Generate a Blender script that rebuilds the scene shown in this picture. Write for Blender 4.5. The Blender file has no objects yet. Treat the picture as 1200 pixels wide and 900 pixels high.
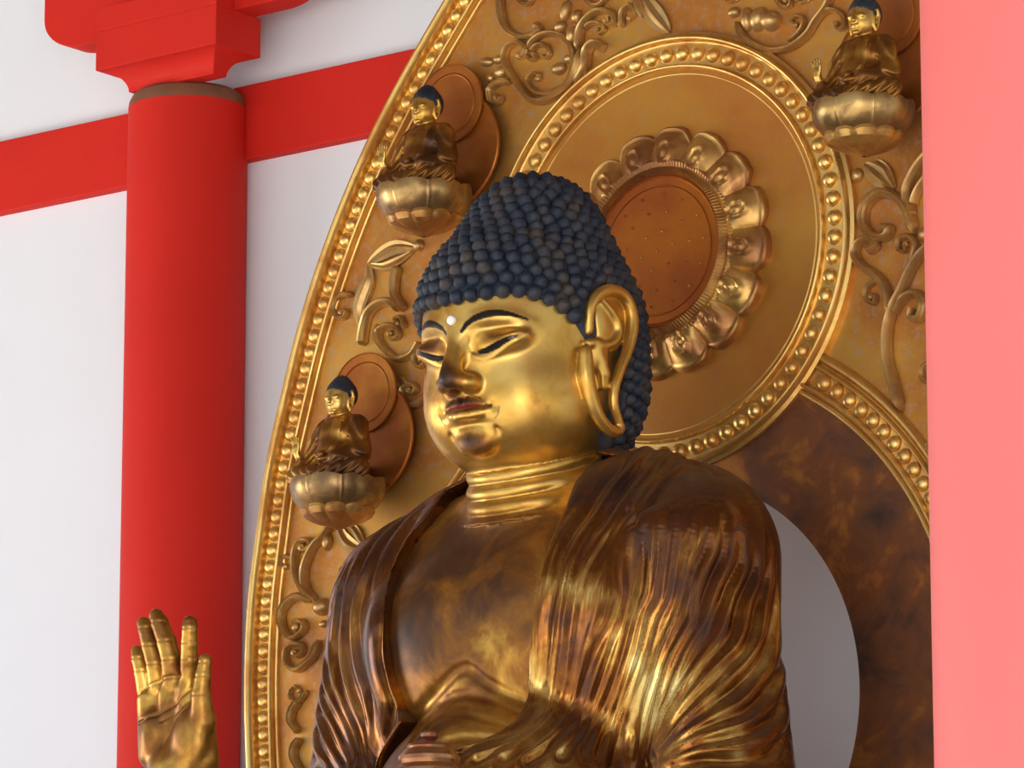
import bpy, math, random
import numpy as np
from mathutils import Vector, kdtree

random.seed(7)
RNG = np.random.default_rng(7)
S = bpy.context.scene
COL = S.collection

# ------------------------------------------------------------------ camera, light, exposure
FPX = 5300.0
PITCH, YAW = math.radians(11.76), math.radians(38.02)
CAM = np.array([5.8072, -8.0, 1.5964])
RIGHT = np.array([math.cos(YAW), math.sin(YAW), 0.0])
FWD = np.array([-math.sin(YAW) * math.cos(PITCH), math.cos(YAW) * math.cos(PITCH), math.sin(PITCH)])
UP = np.cross(RIGHT, FWD)

cam_d = bpy.data.cameras.new('camera')
cam = bpy.data.objects.new('camera', cam_d)
COL.objects.link(cam)
cam_d.sensor_width = 36.0
cam_d.lens = FPX / 1200.0 * 36.0
cam_d.clip_start = 0.1
cam_d.clip_end = 200
cam.location = CAM
from mathutils import Matrix
cam.rotation_euler = Matrix([[RIGHT[i], UP[i], -FWD[i]] for i in range(3)]).to_euler()
S.camera = cam

S.view_settings.view_transform = 'Standard'
S.view_settings.look = 'None'
S.view_settings.exposure = 0.27
S.view_settings.gamma = 1.0
S.view_settings.use_curve_mapping = False
S.cycles.max_bounces = 6
S.cycles.sample_clamp_indirect = 6.0

W = bpy.data.worlds.new('daylight')
S.world = W
W.use_nodes = True
nt = W.node_tree
nt.nodes.clear()
wo = nt.nodes.new('ShaderNodeOutputWorld')
bg = nt.nodes.new('ShaderNodeBackground')
tc = nt.nodes.new('ShaderNodeTexCoord')
sep = nt.nodes.new('ShaderNodeSeparateXYZ')
rmp = nt.nodes.new('ShaderNodeValToRGB')
mr = nt.nodes.new('ShaderNodeMapRange')
mr.inputs[1].default_value = -1
mr.inputs[2].default_value = 1
nt.links.new(tc.outputs['Generated'], sep.inputs[0])
nt.links.new(sep.outputs[2], mr.inputs[0])
nt.links.new(mr.outputs[0], rmp.inputs[0])
# sunlit pale gravel below the horizon, trees and far roofs at the horizon, sky above
cr = rmp.color_ramp
cr.elements[0].position = 0.0
cr.elements[0].color = (0.62, 0.58, 0.50, 1)
cr.elements[1].position = 1.0
cr.elements[1].color = (0.55, 0.68, 0.95, 1)
for pos, c in ((0.40, (0.95, 0.90, 0.78)), (0.485, (0.75, 0.70, 0.60)), (0.50, (0.20, 0.22, 0.18)),
               (0.54, (0.22, 0.24, 0.22)), (0.58, (0.85, 0.92, 1.0)), (0.75, (0.75, 0.85, 1.0))):
    e = cr.elements.new(pos)
    e.color = (*c, 1)
nt.links.new(rmp.outputs[0], bg.inputs[0])
bg.inputs[1].default_value = 0.98
nt.links.new(bg.outputs[0], wo.inputs[0])


def area(name, loc, target, sx, sy, power, color):
    l = bpy.data.lights.new(name, 'AREA')
    l.shape = 'RECTANGLE'
    l.size, l.size_y = sx, sy
    l.energy = power
    l.color = color
    o = bpy.data.objects.new(name, l)
    COL.objects.link(o)
    o.location = loc
    o.rotation_euler = (Vector(target) - Vector(loc)).to_track_quat('-Z', 'Y').to_euler()
    return o


area('doorway_daylight', (-8.2, -3.4, 2.4), (-0.3, -0.2, 3.2), 3.2, 3.4, 190, (1.0, 0.97, 0.94))
area('added_front_fill', (4.6, -7.2, 2.6), (-0.6, 0.3, 3.4), 4.5, 3.2, 110, (1.0, 0.98, 0.96))  # added fill lamp, no real source: lifts the red column's dark right side
sun = bpy.data.lights.new('sun', 'SUN')
sun.energy = 7.5
sun.angle = 0.009
sun.color = (1.0, 0.96, 0.88)
so = bpy.data.objects.new('sun', sun)
COL.objects.link(so)
so.rotation_euler = Vector((0.80, 0.15, -0.95)).to_track_quat('-Z', 'Y').to_euler()


# ------------------------------------------------------------------ projection helpers: a photo point -> a point in the hall
def ray(px, py):
    return RIGHT * (px - 600) / FPX + UP * (450 - py) / FPX + FWD


def hit(px, py, axis, c):
    r = ray(px, py)
    return CAM + r * ((c - CAM[axis]) / r[axis])


def hy(px, py, y):
    return hit(px, py, 1, y)


def hx(px, py, x):
    return hit(px, py, 0, x)


# ------------------------------------------------------------------ object helpers
def tag(o, label=None, cat=None, group=None, kind=None):
    if label: o['label'] = label
    if cat: o['category'] = cat
    if group: o['group'] = group
    if kind: o['kind'] = kind
    return o


def empty(name, loc, label=None, cat=None, group=None):
    o = bpy.data.objects.new(name, None)
    o.location = loc
    o.empty_display_size = 0.1
    COL.objects.link(o)
    return tag(o, label, cat, group)


def mesh_obj(name, V, F, mat, parent=None, smooth=True, attrs=None):
    """V Nx3 numpy (world), F Mx(3|4) numpy or list of lists"""
    me = bpy.data.meshes.new(name)
    V = np.asarray(V, np.float32)
    if isinstance(F, np.ndarray):
        k = F.shape[1]
        me.vertices.add(len(V))
        me.vertices.foreach_set('co', V.ravel())
        me.loops.add(F.size)
        me.loops.foreach_set('vertex_index', F.astype(np.int32).ravel())
        me.polygons.add(len(F))
        me.polygons.foreach_set('loop_start', np.arange(0, F.size, k, dtype=np.int32))
        me.update(calc_edges=True)
        me.validate()
    else:
        me.from_pydata([tuple(map(float, v)) for v in V], [], [tuple(int(i) for i in f) for f in F])
        me.validate()
    if smooth:
        me.polygons.foreach_set('use_smooth', np.ones(len(me.polygons), bool))
    if attrs:
        for n, a in attrs.items():
            a = np.asarray(a, np.float32)
            if a.ndim == 1:
                at = me.attributes.new(n, 'FLOAT', 'POINT')
                at.data.foreach_set('value', a)
            else:
                at = me.attributes.new(n, 'FLOAT_COLOR', 'POINT')
                at.data.foreach_set('color', a.ravel())
    me.materials.append(mat)
    me.update()
    o = bpy.data.objects.new(name, me)
    COL.objects.link(o)
    if parent is not None:
        o.parent = parent
        # geometry is written in world space; parents are unrotated empties
        off = Vector((0, 0, 0))
        p = parent
        while p is not None:
            off += p.location
            p = p.parent
        o.location = -off
    return o


class MB:
    def __init__(self):
        self.v, self.f, self.n = [], [], 0

    def add(self, V, F):
        V = np.asarray(V, float)
        self.v.append(V)
        for f in F:
            self.f.append([int(i) + self.n for i in f])
        self.n += len(V)

    def box(self, lo, hi):
        x0, y0, z0 = lo
        x1, y1, z1 = hi
        V = [(x0, y0, z0), (x1, y0, z0), (x1, y1, z0), (x0, y1, z0), (x0, y0, z1), (x1, y0, z1), (x1, y1, z1), (x0, y1, z1)]
        self.add(V, [(0, 3, 2, 1), (4, 5, 6, 7), (0, 1, 5, 4), (1, 2, 6, 5), (2, 3, 7, 6), (3, 0, 4, 7)])

    def lathe(self, prof, c=(0, 0, 0), n=48, axis='z', close=True):
        V, F = [], []
        for r, z in prof:
            for k in range(n):
                a = 2 * math.pi * k / n
                if axis == 'z':
                    V.append((c[0] + r * math.cos(a), c[1] + r * math.sin(a), c[2] + z))
                else:
                    V.append((c[0] + r * math.cos(a), c[1] - z, c[2] + r * math.sin(a)))
        m = len(prof)
        for i in range(m - 1):
            for k in range(n):
                k2 = (k + 1) % n
                F.append((i * n + k, i * n + k2, (i + 1) * n + k2, (i + 1) * n + k))
        if close:
            F.append(tuple(range(n))[::-1])
            F.append(tuple((m - 1) * n + k for k in range(n)))
        self.add(V, F)

    def build(self, name, mat, parent=None, smooth=True, bevel=0):
        o = mesh_obj(name, np.concatenate(self.v), self.f, mat, parent, smooth)
        if smooth: o.data.set_sharp_from_angle(angle=0.44)
        if bevel:
            b = o.modifiers.new('bevel', 'BEVEL')
            b.width = bevel
            b.segments = 2
            b.limit_method = 'ANGLE'
        return o


# ------------------------------------------------------------------ materials
def mat(name):
    m = bpy.data.materials.new(name)
    m.use_nodes = True
    n = m.node_tree
    return m, n, n.nodes['Principled BSDF']


def noise(n, scale, detail=4, rough=0.55, vec=None, stretch=None, dist=0.0):
    t = n.nodes.new('ShaderNodeTexNoise')
    t.inputs['Scale'].default_value = scale
    t.inputs['Detail'].default_value = detail
    t.inputs['Roughness'].default_value = rough
    t.inputs['Distortion'].default_value = dist
    g = n.nodes.new('ShaderNodeNewGeometry')
    src = g.outputs['Position']
    if stretch:
        mp = n.nodes.new('ShaderNodeMapping')
        mp.inputs['Scale'].default_value = stretch
        n.links.new(src, mp.inputs[0])
        src = mp.outputs[0]
    n.links.new(src, t.inputs['Vector'])
    return t.outputs['Fac']


def ramp(n, fac, stops):
    r = n.nodes.new('ShaderNodeValToRGB')
    e = r.color_ramp.elements
    e[0].position, e[0].color = stops[0][0], (*stops[0][1], 1)
    e[1].position, e[1].color = stops[-1][0], (*stops[-1][1], 1)
    for p, c in stops[1:-1]:
        x = e.new(p)
        x.color = (*c, 1)
    n.links.new(fac, r.inputs[0])
    return r.outputs[0]


def mix(n, fac, a, b):
    m = n.nodes.new('ShaderNodeMix')
    m.data_type = 'RGBA'
    for sock, v in ((m.inputs[0], fac), (m.inputs[6], a), (m.inputs[7], b)):
        if isinstance(v, (int, float)):
            sock.default_value = v
        elif isinstance(v, tuple):
            sock.default_value = (*v, 1)
        else:
            n.links.new(v, sock)
    return m.outputs[2]


def mathn(n, op, a, b=None, clamp=False):
    m = n.nodes.new('ShaderNodeMath')
    m.operation = op
    m.use_clamp = clamp
    for i, v in enumerate((a, b)):
        if v is None: continue
        if isinstance(v, (int, float)):
            m.inputs[i].default_value = v
        else:
            n.links.new(v, m.inputs[i])
    return m.outputs[0]


def bump(n, p, h, strength, dist=0.005):
    b = n.nodes.new('ShaderNodeBump')
    b.inputs['Strength'].default_value = strength
    b.inputs['Distance'].default_value = dist
    n.links.new(h, b.inputs['Height'])
    n.links.new(b.outputs[0], p.inputs['Normal'])


def attr(n, name, out='Fac'):
    a = n.nodes.new('ShaderNodeAttribute')
    a.attribute_name = name
    return a.outputs[out]


def plain(name, c, rough=0.5, metal=0.0, var=0.12, scale=8, bumpv=0.0, spec=0.5, bscale=60):
    m, n, p = mat(name)
    f = noise(n, scale, 5)
    col = ramp(n, f, [(0.3, tuple(x * (1 - var) for x in c)), (0.7, tuple(min(1, x * (1 + var)) for x in c))])
    n.links.new(col, p.inputs['Base Color'])
    p.inputs['Roughness'].default_value = rough
    p.inputs['Metallic'].default_value = metal
    p.inputs['Specular IOR Level'].default_value = spec
    if bumpv:
        bump(n, p, noise(n, bscale, 4), bumpv, 0.002)
    return m


def gold(name, bright, mid, dark, scale=6.0, cover=0.5, soft=0.12, rough=0.28, stretch=None, metal=0.9, dust=None, dark_metal=0.55, bumpv=0.15):
    """gold leaf over lacquer: bright leaf, thin leaf, bare lacquer showing through in worn patches"""
    m, n, p = mat(name)
    f1 = noise(n, scale, 6, 0.6, stretch=stretch, dist=0.4)
    f2 = noise(n, scale * 0.35, 3, 0.5, stretch=stretch)
    f = mathn(n, 'ADD', mathn(n, 'MULTIPLY', f1, 0.6), mathn(n, 'MULTIPLY', f2, 0.4))
    lo = cover - soft
    hi = cover + soft
    c = ramp(n, f, [(max(0, lo - 0.08), dark), (lo, tuple(0.5 * (a + b) for a, b in zip(dark, mid))), (cover, mid), (hi, bright)])
    fine = noise(n, 45, 5, 0.65)
    if dust:
        c = mix(n, mathn(n, 'MULTIPLY', ramp(n, fine, [(0.5, (0, 0, 0)), (0.72, (1, 1, 1))]), dust[1]), c, dust[0])
    n.links.new(c, p.inputs['Base Color'])
    mm = ramp(n, f, [(lo, (dark_metal,) * 3), (hi, (metal,) * 3)])
    n.links.new(mm, p.inputs['Metallic'])
    rr = ramp(n, mathn(n, 'ADD', mathn(n, 'MULTIPLY', f, 0.5), mathn(n, 'MULTIPLY', fine, 0.5)),
              [(0.35, (rough + 0.16,) * 3), (0.62, (rough,) * 3)])
    n.links.new(rr, p.inputs['Roughness'])
    if bumpv:
        bump(n, p, noise(n, 22, 5, 0.6), bumpv, 0.004)
    return m


M_WALL = plain('white_plaster', (0.755, 0.80, 0.90), 0.85, var=0.015, scale=1.5, bumpv=0.05)
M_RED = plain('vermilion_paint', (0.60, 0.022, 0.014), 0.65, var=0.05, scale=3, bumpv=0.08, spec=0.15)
M_PINK = plain('glare_paled_vermilion', (0.70, 0.125, 0.115), 0.6, var=0.04, scale=2, bumpv=0.05)  # vermilion lightened towards pink: glare of strong daylight put into the base colour
M_BROWN = plain('bare_wood', (0.20, 0.085, 0.045), 0.8, var=0.15, scale=20)
M_FLOOR = plain('floor_boards', (0.30, 0.17, 0.09), 0.45, var=0.2, scale=3)
M_GRAVEL = plain('pale_gravel', (0.62, 0.58, 0.50), 0.9, var=0.12, scale=14)
M_CEIL = plain('dark_ceiling_boards', (0.16, 0.09, 0.05), 0.7, var=0.2, scale=3)
M_ALTAR = plain('black_lacquer', (0.035, 0.012, 0.008), 0.3, var=0.2, scale=3)

M_BOARD = gold('board_gilding', (0.58, 0.31, 0.058), (0.46, 0.175, 0.028), (0.13, 0.06, 0.03), 5.0, 0.47, 0.13, 0.40, metal=0.72, dark_metal=0.4,
               dust=((0.40, 0.33, 0.27), 0.55))
M_DISC = gold('disc_gilding', (0.52, 0.25, 0.04), (0.44, 0.16, 0.022), (0.11, 0.045, 0.02), 3.2, 0.44, 0.16, 0.38, metal=0.75, dark_metal=0.45,
              dust=((0.35, 0.25, 0.18), 0.2))
M_INNER = gold('lower_disc_worn_gilding', (0.42, 0.16, 0.03), (0.20, 0.065, 0.02), (0.035, 0.02, 0.016), 9, 0.52, 0.08, 0.45, metal=0.6, dark_metal=0.3)
M_TRIM = gold('rim_gilding', (0.80, 0.52, 0.17), (0.62, 0.32, 0.08), (0.20, 0.09, 0.035), 9, 0.42, 0.12, 0.27, metal=0.88)
M_SCROLL = gold('carved_scroll_gilding', (0.66, 0.44, 0.17), (0.46, 0.26, 0.09), (0.16, 0.08, 0.04), 10, 0.46, 0.14, 0.29, metal=0.8,
                dust=((0.40, 0.33, 0.26), 0.35))
M_REDDISC = gold('red_worn_disc', (0.40, 0.12, 0.012), (0.30, 0.07, 0.008), (0.10, 0.03, 0.01), 6, 0.46, 0.15, 0.42, metal=0.8, dark_metal=0.5)
M_LOTUS = gold('rosette_gilding', (0.68, 0.42, 0.13), (0.36, 0.16, 0.05), (0.12, 0.05, 0.03), 8, 0.47, 0.10, 0.30, metal=0.8)
M_ATT = gold('figure_gilding', (0.50, 0.30, 0.11), (0.22, 0.10, 0.045), (0.075, 0.03, 0.022), 22, 0.50, 0.12, 0.30)
M_SEAT = gold('seat_gilding', (0.46, 0.30, 0.115), (0.24, 0.14, 0.06), (0.07, 0.04, 0.028), 16, 0.49, 0.10, 0.28)
M_ATTDISC = gold('small_halo_gilding', (0.44, 0.17, 0.025), (0.36, 0.10, 0.015), (0.12, 0.05, 0.02), 10, 0.48, 0.14, 0.38, metal=0.8, dark_metal=0.5)
M_JAR = gold('jar_gilding', (0.50, 0.28, 0.12), (0.26, 0.09, 0.05), (0.10, 0.04, 0.03), 12, 0.45, 0.12, 0.25)
M_CRYSTAL = plain('crystal', (0.90, 0.90, 0.92), 0.12, var=0.03)


def robe_mat():
    """leaf over dark lacquer, worn in streaks that run along the carved folds"""
    m, n, p = mat('robe_gilding')
    fl = n.nodes.new('ShaderNodeAttribute')
    fl.attribute_name = 'flow'
    mp = n.nodes.new('ShaderNodeMapping')
    mp.inputs['Scale'].default_value = (7.0, 1.0, 75.0)
    n.links.new(fl.outputs['Vector'], mp.inputs[0])
    t = n.nodes.new('ShaderNodeTexNoise')
    t.inputs['Scale'].default_value = 1.0
    t.inputs['Detail'].default_value = 4
    t.inputs['Roughness'].default_value = 0.6
    n.links.new(mp.outputs[0], t.inputs['Vector'])
    big = noise(n, 5.0, 4, 0.55, dist=0.4)
    fine = noise(n, 40, 5, 0.6)
    f = mathn(n, 'ADD', mathn(n, 'MULTIPLY', t.outputs['Fac'], 0.42), mathn(n, 'MULTIPLY', big, 0.58))
    f = mathn(n, 'ADD', f, mathn(n, 'MULTIPLY', attr(n, 'leaf'), 0.075))
    c = ramp(n, f, [(0.37, (0.040, 0.016, 0.012)), (0.47, (0.10, 0.034, 0.013)), (0.555, (0.22, 0.080, 0.017)), (0.62, (0.40, 0.215, 0.050)), (0.71, (0.70, 0.53, 0.20))])
    ge = n.nodes.new('ShaderNodeNewGeometry')
    sp = n.nodes.new('ShaderNodeSeparateXYZ')
    n.links.new(ge.outputs['Normal'], sp.inputs[0])
    mr_ = n.nodes.new('ShaderNodeMapRange')
    mr_.inputs[1].default_value = 0.35; mr_.inputs[2].default_value = 0.95
    n.links.new(sp.outputs[2], mr_.inputs[0])
    dustf = mathn(n, 'MULTIPLY', mr_.outputs[0], mathn(n, 'MULTIPLY', fine, 1.3), True)
    c = mix(n, dustf, c, (0.15, 0.10, 0.06))
    n.links.new(c, p.inputs['Base Color'])
    mm = ramp(n, f, [(0.42, (0.55,) * 3), (0.56, (0.93,) * 3)])
    mm = mathn(n, 'MULTIPLY', mm, mathn(n, 'SUBTRACT', 1.0, mathn(n, 'MULTIPLY', dustf, 0.8)))
    n.links.new(mm, p.inputs['Metallic'])
    rr = ramp(n, fine, [(0.35, (0.27,) * 3), (0.65, (0.19,) * 3)])
    n.links.new(mathn(n, 'ADD', rr, mathn(n, 'MULTIPLY', dustf, 0.4)), p.inputs['Roughness'])
    bump(n, p, t.outputs['Fac'], 0.08, 0.003)
    return m


M_ROBE = robe_mat()


def hair_mat(name):
    m, n, p = mat(name)
    f = noise(n, 16, 4, 0.6)
    c = ramp(n, f, [(0.35, (0.012, 0.019, 0.036)), (0.5, (0.022, 0.031, 0.053)), (0.64, (0.055, 0.045, 0.042))])
    n.links.new(c, p.inputs['Base Color'])
    p.inputs['Roughness'].default_value = 0.6
    p.inputs['Specular IOR Level'].default_value = 0.35
    bump(n, p, noise(n, 120, 3), 0.3, 0.002)
    return m


M_HAIR = hair_mat('blue_black_hair_paint')


def body_mat():
    m, n, p = mat('body_gilding')
    pat = attr(n, 'patina')
    f1 = noise(n, 7.5, 6, 0.62, dist=0.5)
    f2 = noise(n, 2.6, 3, 0.5)
    f = mathn(n, 'ADD', mathn(n, 'MULTIPLY', f1, 0.55), mathn(n, 'MULTIPLY', f2, 0.45))
    # patina 0: whole leaf, 1: mostly bare
    fac = mathn(n, 'ADD', f, mathn(n, 'MULTIPLY', mathn(n, 'SUBTRACT', 0.5, pat), 0.34))
    c = ramp(n, fac, [(0.30, (0.035, 0.018, 0.012)), (0.40, (0.10, 0.040, 0.013)), (0.49, (0.26, 0.105, 0.018)),
                      (0.59, (0.58, 0.33, 0.066)), (0.72, (0.69, 0.46, 0.135))])
    pc = n.nodes.new('ShaderNodeAttribute')
    pc.attribute_name = 'paint'
    c = mix(n, pc.outputs['Alpha'], c, pc.outputs['Color'])
    n.links.new(c, p.inputs['Base Color'])
    mm = ramp(n, fac, [(0.33, (0.45,) * 3), (0.6, (0.88,) * 3)])
    inv = mathn(n, 'SUBTRACT', 1.0, mathn(n, 'MULTIPLY', pc.outputs['Alpha'], 0.9), True)
    n.links.new(mathn(n, 'MULTIPLY', mm, inv), p.inputs['Metallic'])
    n.links.new(mathn(n, 'MULTIPLY', inv, 0.5), p.inputs['Specular IOR Level'])
    rr = ramp(n, fac, [(0.33, (0.42,) * 3), (0.62, (0.33,) * 3)])
    n.links.new(rr, p.inputs['Roughness'])
    bump(n, p, noise(n, 9, 4, 0.5), 0.12, 0.006)
    return m


M_BODY = body_mat()


# ------------------------------------------------------------------ implicit surfaces
def smin(a, b, k):
    h = np.clip(0.5 + 0.5 * (b - a) / k, 0, 1)
    return b * (1 - h) + a * h - k * h * (1 - h)


def smax(a, b, k):
    return -smin(-a, -b, k)


def ell(p, c, r):
    q = (p - np.asarray(c, np.float32)) / np.asarray(r, np.float32)
    k0 = np.sqrt((q * q).sum(1)) + 1e-9
    q2 = q / np.asarray(r, np.float32)
    k1 = np.sqrt((q2 * q2).sum(1)) + 1e-9
    return k0 * (k0 - 1) / k1


def segd(p, a, b):
    a = np.asarray(a, np.float32)
    b = np.asarray(b, np.float32)
    pa = p - a
    ba = b - a
    h = np.clip(pa @ ba / max(1e-12, float(ba @ ba)), 0, 1)
    return np.sqrt(((pa - h[:, None] * ba) ** 2).sum(1)), h


def cap(p, a, b, ra, rb):
    d, h = segd(p, a, b)
    return d - (ra + (rb - ra) * h)


def chain(p, pts, radii, k=0):
    d = None
    for i in range(len(pts) - 1):
        e = cap(p, pts[i], pts[i + 1], radii[i], radii[i + 1])
        d = e if d is None else (smin(d, e, k) if k else np.minimum(d, e))
    return d


def pld(p, pts):
    d = None
    for i in range(len(pts) - 1):
        e = segd(p, pts[i], pts[i + 1])[0]
        d = e if d is None else np.minimum(d, e)
    return d


def line_g(p, pts, w):
    return np.exp(-(pld(p, pts) / w) ** 2)


def mesh_sdf(fn, lo, hi, h, B=8, slack=1.7):
    lo = np.array(lo, float)
    n = np.ceil((np.array(hi) - lo) / h / B).astype(int) * B
    nb = n // B
    bc = np.stack(np.meshgrid(*[(np.arange(k) * B + (B - 1) / 2) * h for k in nb], indexing='ij'), -1).reshape(-1, 3) + lo
    cv = fn(bc.astype(np.float32))
    act = np.abs(cv) < h * B * 0.87 * slack
    vals = np.where(cv < 0, -1.0, 1.0).astype(np.float32).reshape(nb)
    vals = np.repeat(np.repeat(np.repeat(vals, B, 0), B, 1), B, 2)
    loc = np.stack(np.meshgrid(*[np.arange(B)] * 3, indexing='ij'), -1).reshape(-1, 3)
    idx = np.argwhere(act.reshape(nb))
    step = 2500
    for s in range(0, len(idx), step):
        g = (idx[s:s + step, None, :] * B + loc[None]).reshape(-1, 3)
        vals[g[:, 0], g[:, 1], g[:, 2]] = fn((g * h + lo).astype(np.float32))
    # surface nets
    neg = vals < 0
    c = np.zeros(tuple(np.array(vals.shape) - 1), np.int8)
    for dx in (0, 1):
        for dy in (0, 1):
            for dz in (0, 1):
                c += neg[dx:dx + c.shape[0], dy:dy + c.shape[1], dz:dz + c.shape[2]]
    cells = np.argwhere((c > 0) & (c < 8))
    vid = np.full(c.shape, -1, np.int32)
    vid[cells[:, 0], cells[:, 1], cells[:, 2]] = np.arange(len(cells))
    corner = {}
    for dx in (0, 1):
        for dy in (0, 1):
            for dz in (0, 1):
                corner[(dx, dy, dz)] = vals[cells[:, 0] + dx, cells[:, 1] + dy, cells[:, 2] + dz]
    acc = np.zeros((len(cells), 3))
    cnt = np.zeros(len(cells))
    ks = list(corner)
    for a in ks:
        for ax in range(3):
            if a[ax] == 0:
                b = list(a); b[ax] = 1; b = tuple(b)
                va, vb = corner[a], corner[b]
                m = (va < 0) != (vb < 0)
                t = va / np.where(m, va - vb, 1)
                pt = np.zeros((len(cells), 3)) + np.array(a)
                pt[:, ax] += t
                acc[m] += pt[m]
                cnt[m] += 1
    V = (cells + acc / cnt[:, None]) * h + lo
    F = []
    for ax in range(3):
        u, v = (ax + 1) % 3, (ax + 2) % 3
        sl0 = [slice(None)] * 3; sl1 = [slice(None)] * 3
        sl0[ax] = slice(0, -1); sl1[ax] = slice(1, None)
        e = neg[tuple(sl0)] != neg[tuple(sl1)]
        g = np.argwhere(e)
        ok = (g[:, u] > 0) & (g[:, v] > 0) & (g[:, u] < vals.shape[u] - 1) & (g[:, v] < vals.shape[v] - 1)
        g = g[ok]
        def cell(du, dv):
            q = g.copy(); q[:, u] -= du; q[:, v] -= dv
            return vid[q[:, 0], q[:, 1], q[:, 2]]
        quad = np.stack([cell(0, 0), cell(1, 0), cell(1, 1), cell(0, 1)], 1)
        fl = neg[g[:, 0], g[:, 1], g[:, 2]]
        quad[~fl] = quad[~fl][:, ::-1]
        F.append(quad)
    F = np.concatenate(F)
    F = F[(F >= 0).all(1)]
    return V, F


def trace(pts, fn, t0=7.5):
    """pixels -> nearest points of an implicit surface"""
    r = np.array([ray(*p) for p in pts])
    L = np.linalg.norm(r, axis=1, keepdims=True)
    r = r / L
    t = np.full(len(r), t0)
    best = np.full(len(r), 1e9)
    bt = t.copy()
    for _ in range(90):
        d = fn((CAM + r * t[:, None]).astype(np.float32))
        m = np.abs(d) < best
        best[m] = np.abs(d)[m]; bt[m] = t[m]
        t = t + np.where(d > 0.0004, d * 0.8, 0)
    return CAM + r * bt[:, None], best


def resample(pts, step):
    P = np.asarray(pts, float)
    # Catmull-Rom
    out = []
    n = len(P)
    for i in range(n - 1):
        p0, p1, p2, p3 = P[max(0, i - 1)], P[i], P[i + 1], P[min(n - 1, i + 2)]
        k = max(2, int(np.linalg.norm(p2 - p1) / step) + 1)
        for t in np.linspace(0, 1, k, endpoint=False):
            out.append(0.5 * ((2 * p1) + (-p0 + p2) * t + (2 * p0 - 5 * p1 + 4 * p2 - p3) * t * t + (-p0 + 3 * p1 - 3 * p2 + p3) * t ** 3))
    out.append(P[-1])
    return np.array(out)

# ------------------------------------------------------------------ the hall
WY = 0.64          # face of the back wall


def struct(name, mb, m, bevel=0, smooth=False):
    return tag(mb.build(name, m, None, smooth, bevel), kind='structure')


b = MB(); b.box((-9, WY, 0), (6, WY + 0.15, 5.5)); struct('wall_back', b, M_WALL)
b = MB(); b.box((-9.15, -3.6, 0), (-9, WY + 0.15, 5.5)); struct('wall_left', b, M_WALL)
b = MB(); b.box((-9, -3.6, -0.12), (7.5, WY, 0)); struct('floor', b, M_FLOOR)
b = MB(); b.box((-40, -60, -0.30), (50, -3.6, -0.10)); struct('ground', b, M_GRAVEL)
b = MB(); b.box((-9.3, -4.5, 5.5), (6.6, WY + 0.15, 5.65)); struct('ceiling', b, M_CEIL)


# horizontal tie beams on the wall
def beam(name, px0, px1, xa, xb, y):
    z1 = hy(*px0, y)[2]; z0 = hy(*px1, y)[2]
    b = MB(); b.box((xa, y, z0), (xb, WY + 0.02, z1))
    return struct(name, b, M_RED, 0.004)


CXY = WY - 0.105
pl = hy(145, 520, CXY); pr = hy(286, 520, CXY)
colx = (pl[0] + pr[0]) / 2
colr = (286 - 145) / 2 / FPX * np.linalg.norm(pl - CAM) * 0.995
beam('trim_1', (75, 149), (75, 233.5), -9, colx - colr * 0.6, WY - 0.035)
beam('trim_2', (385, 78.5), (385, 167), colx + colr * 0.6, 6, WY - 0.035)

# round wall column with its bearing block and bracket arm
ctop = hy(217, 100, CXY - colr)[2]
t = empty('red_column', (colx, CXY, 0), 'round vermilion red column against the white wall behind the raised hand', 'column')
b = MB()
b.lathe([(colr, 0), (colr, ctop - 0.012)], (colx, CXY, 0), 64)
b.build('shaft', M_RED, t)
b = MB()
b.lathe([(colr, ctop - 0.012), (colr * 0.985, ctop + 0.004), (colr * 0.93, ctop + 0.022), (colr * 0.84, ctop + 0.032), (0.01, ctop + 0.034)], (colx, CXY, 0), 64)
b.build('column_top', M_BROWN, t)
AY = WY - 0.215
az0 = hy(112, 49.5, AY)[2]
# bearing block
BY = WY - 0.285                                    # its front face
c_fr = hy(253, 40, BY); c_fl = hy(112, 70, BY)
zt = hy(112, 83, BY)[2]; zb = ctop + 0.030
bx0, bx1 = c_fl[0], c_fr[0]
prof = [(0.0, 0.0)]
for k in range(9):
    a = k / 8 * math.pi / 2
    prof.append((0.062 * (1 - math.cos(a)) if False else 0.062 * math.sin(a), None))
b = MB()
V, F = [], []
lev = []
nlev = 10
for k in range(nlev):
    u = k / (nlev - 1)
    a = u * math.pi / 2
    inset = 0.062 * math.cos(a)             # concave quarter sweep under the block
    z = zb + (zt - zb) * math.sin(a)
    lev.append((inset, z))
y1 = BY + 0.175
lev.append((0.0, az0))
for ins, z in lev:
    V += [(bx0 + ins, BY + ins, z), (bx1 - ins, BY + ins, z), (bx1 - ins, y1 - ins, z), (bx0 + ins, y1 - ins, z)]
for i in range(len(lev) - 1):
    for k in range(4):
        k2 = (k + 1) % 4
        F.append((i * 4 + k, i * 4 + k2, (i + 1) * 4 + k2, (i + 1) * 4 + k))
F.append((3, 2, 1, 0)); F.append(tuple((len(lev) - 1) * 4 + k for k in range(4)))
b.add(V, F)
b.box((bx0, BY, az0), (bx1, AY, zt + 0.17))
o = b.build('bearing_block', M_RED, None, False, 0.002)
tag(o, 'red wooden bearing block with hollowed underside on top of the round column', 'bracket block')
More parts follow.
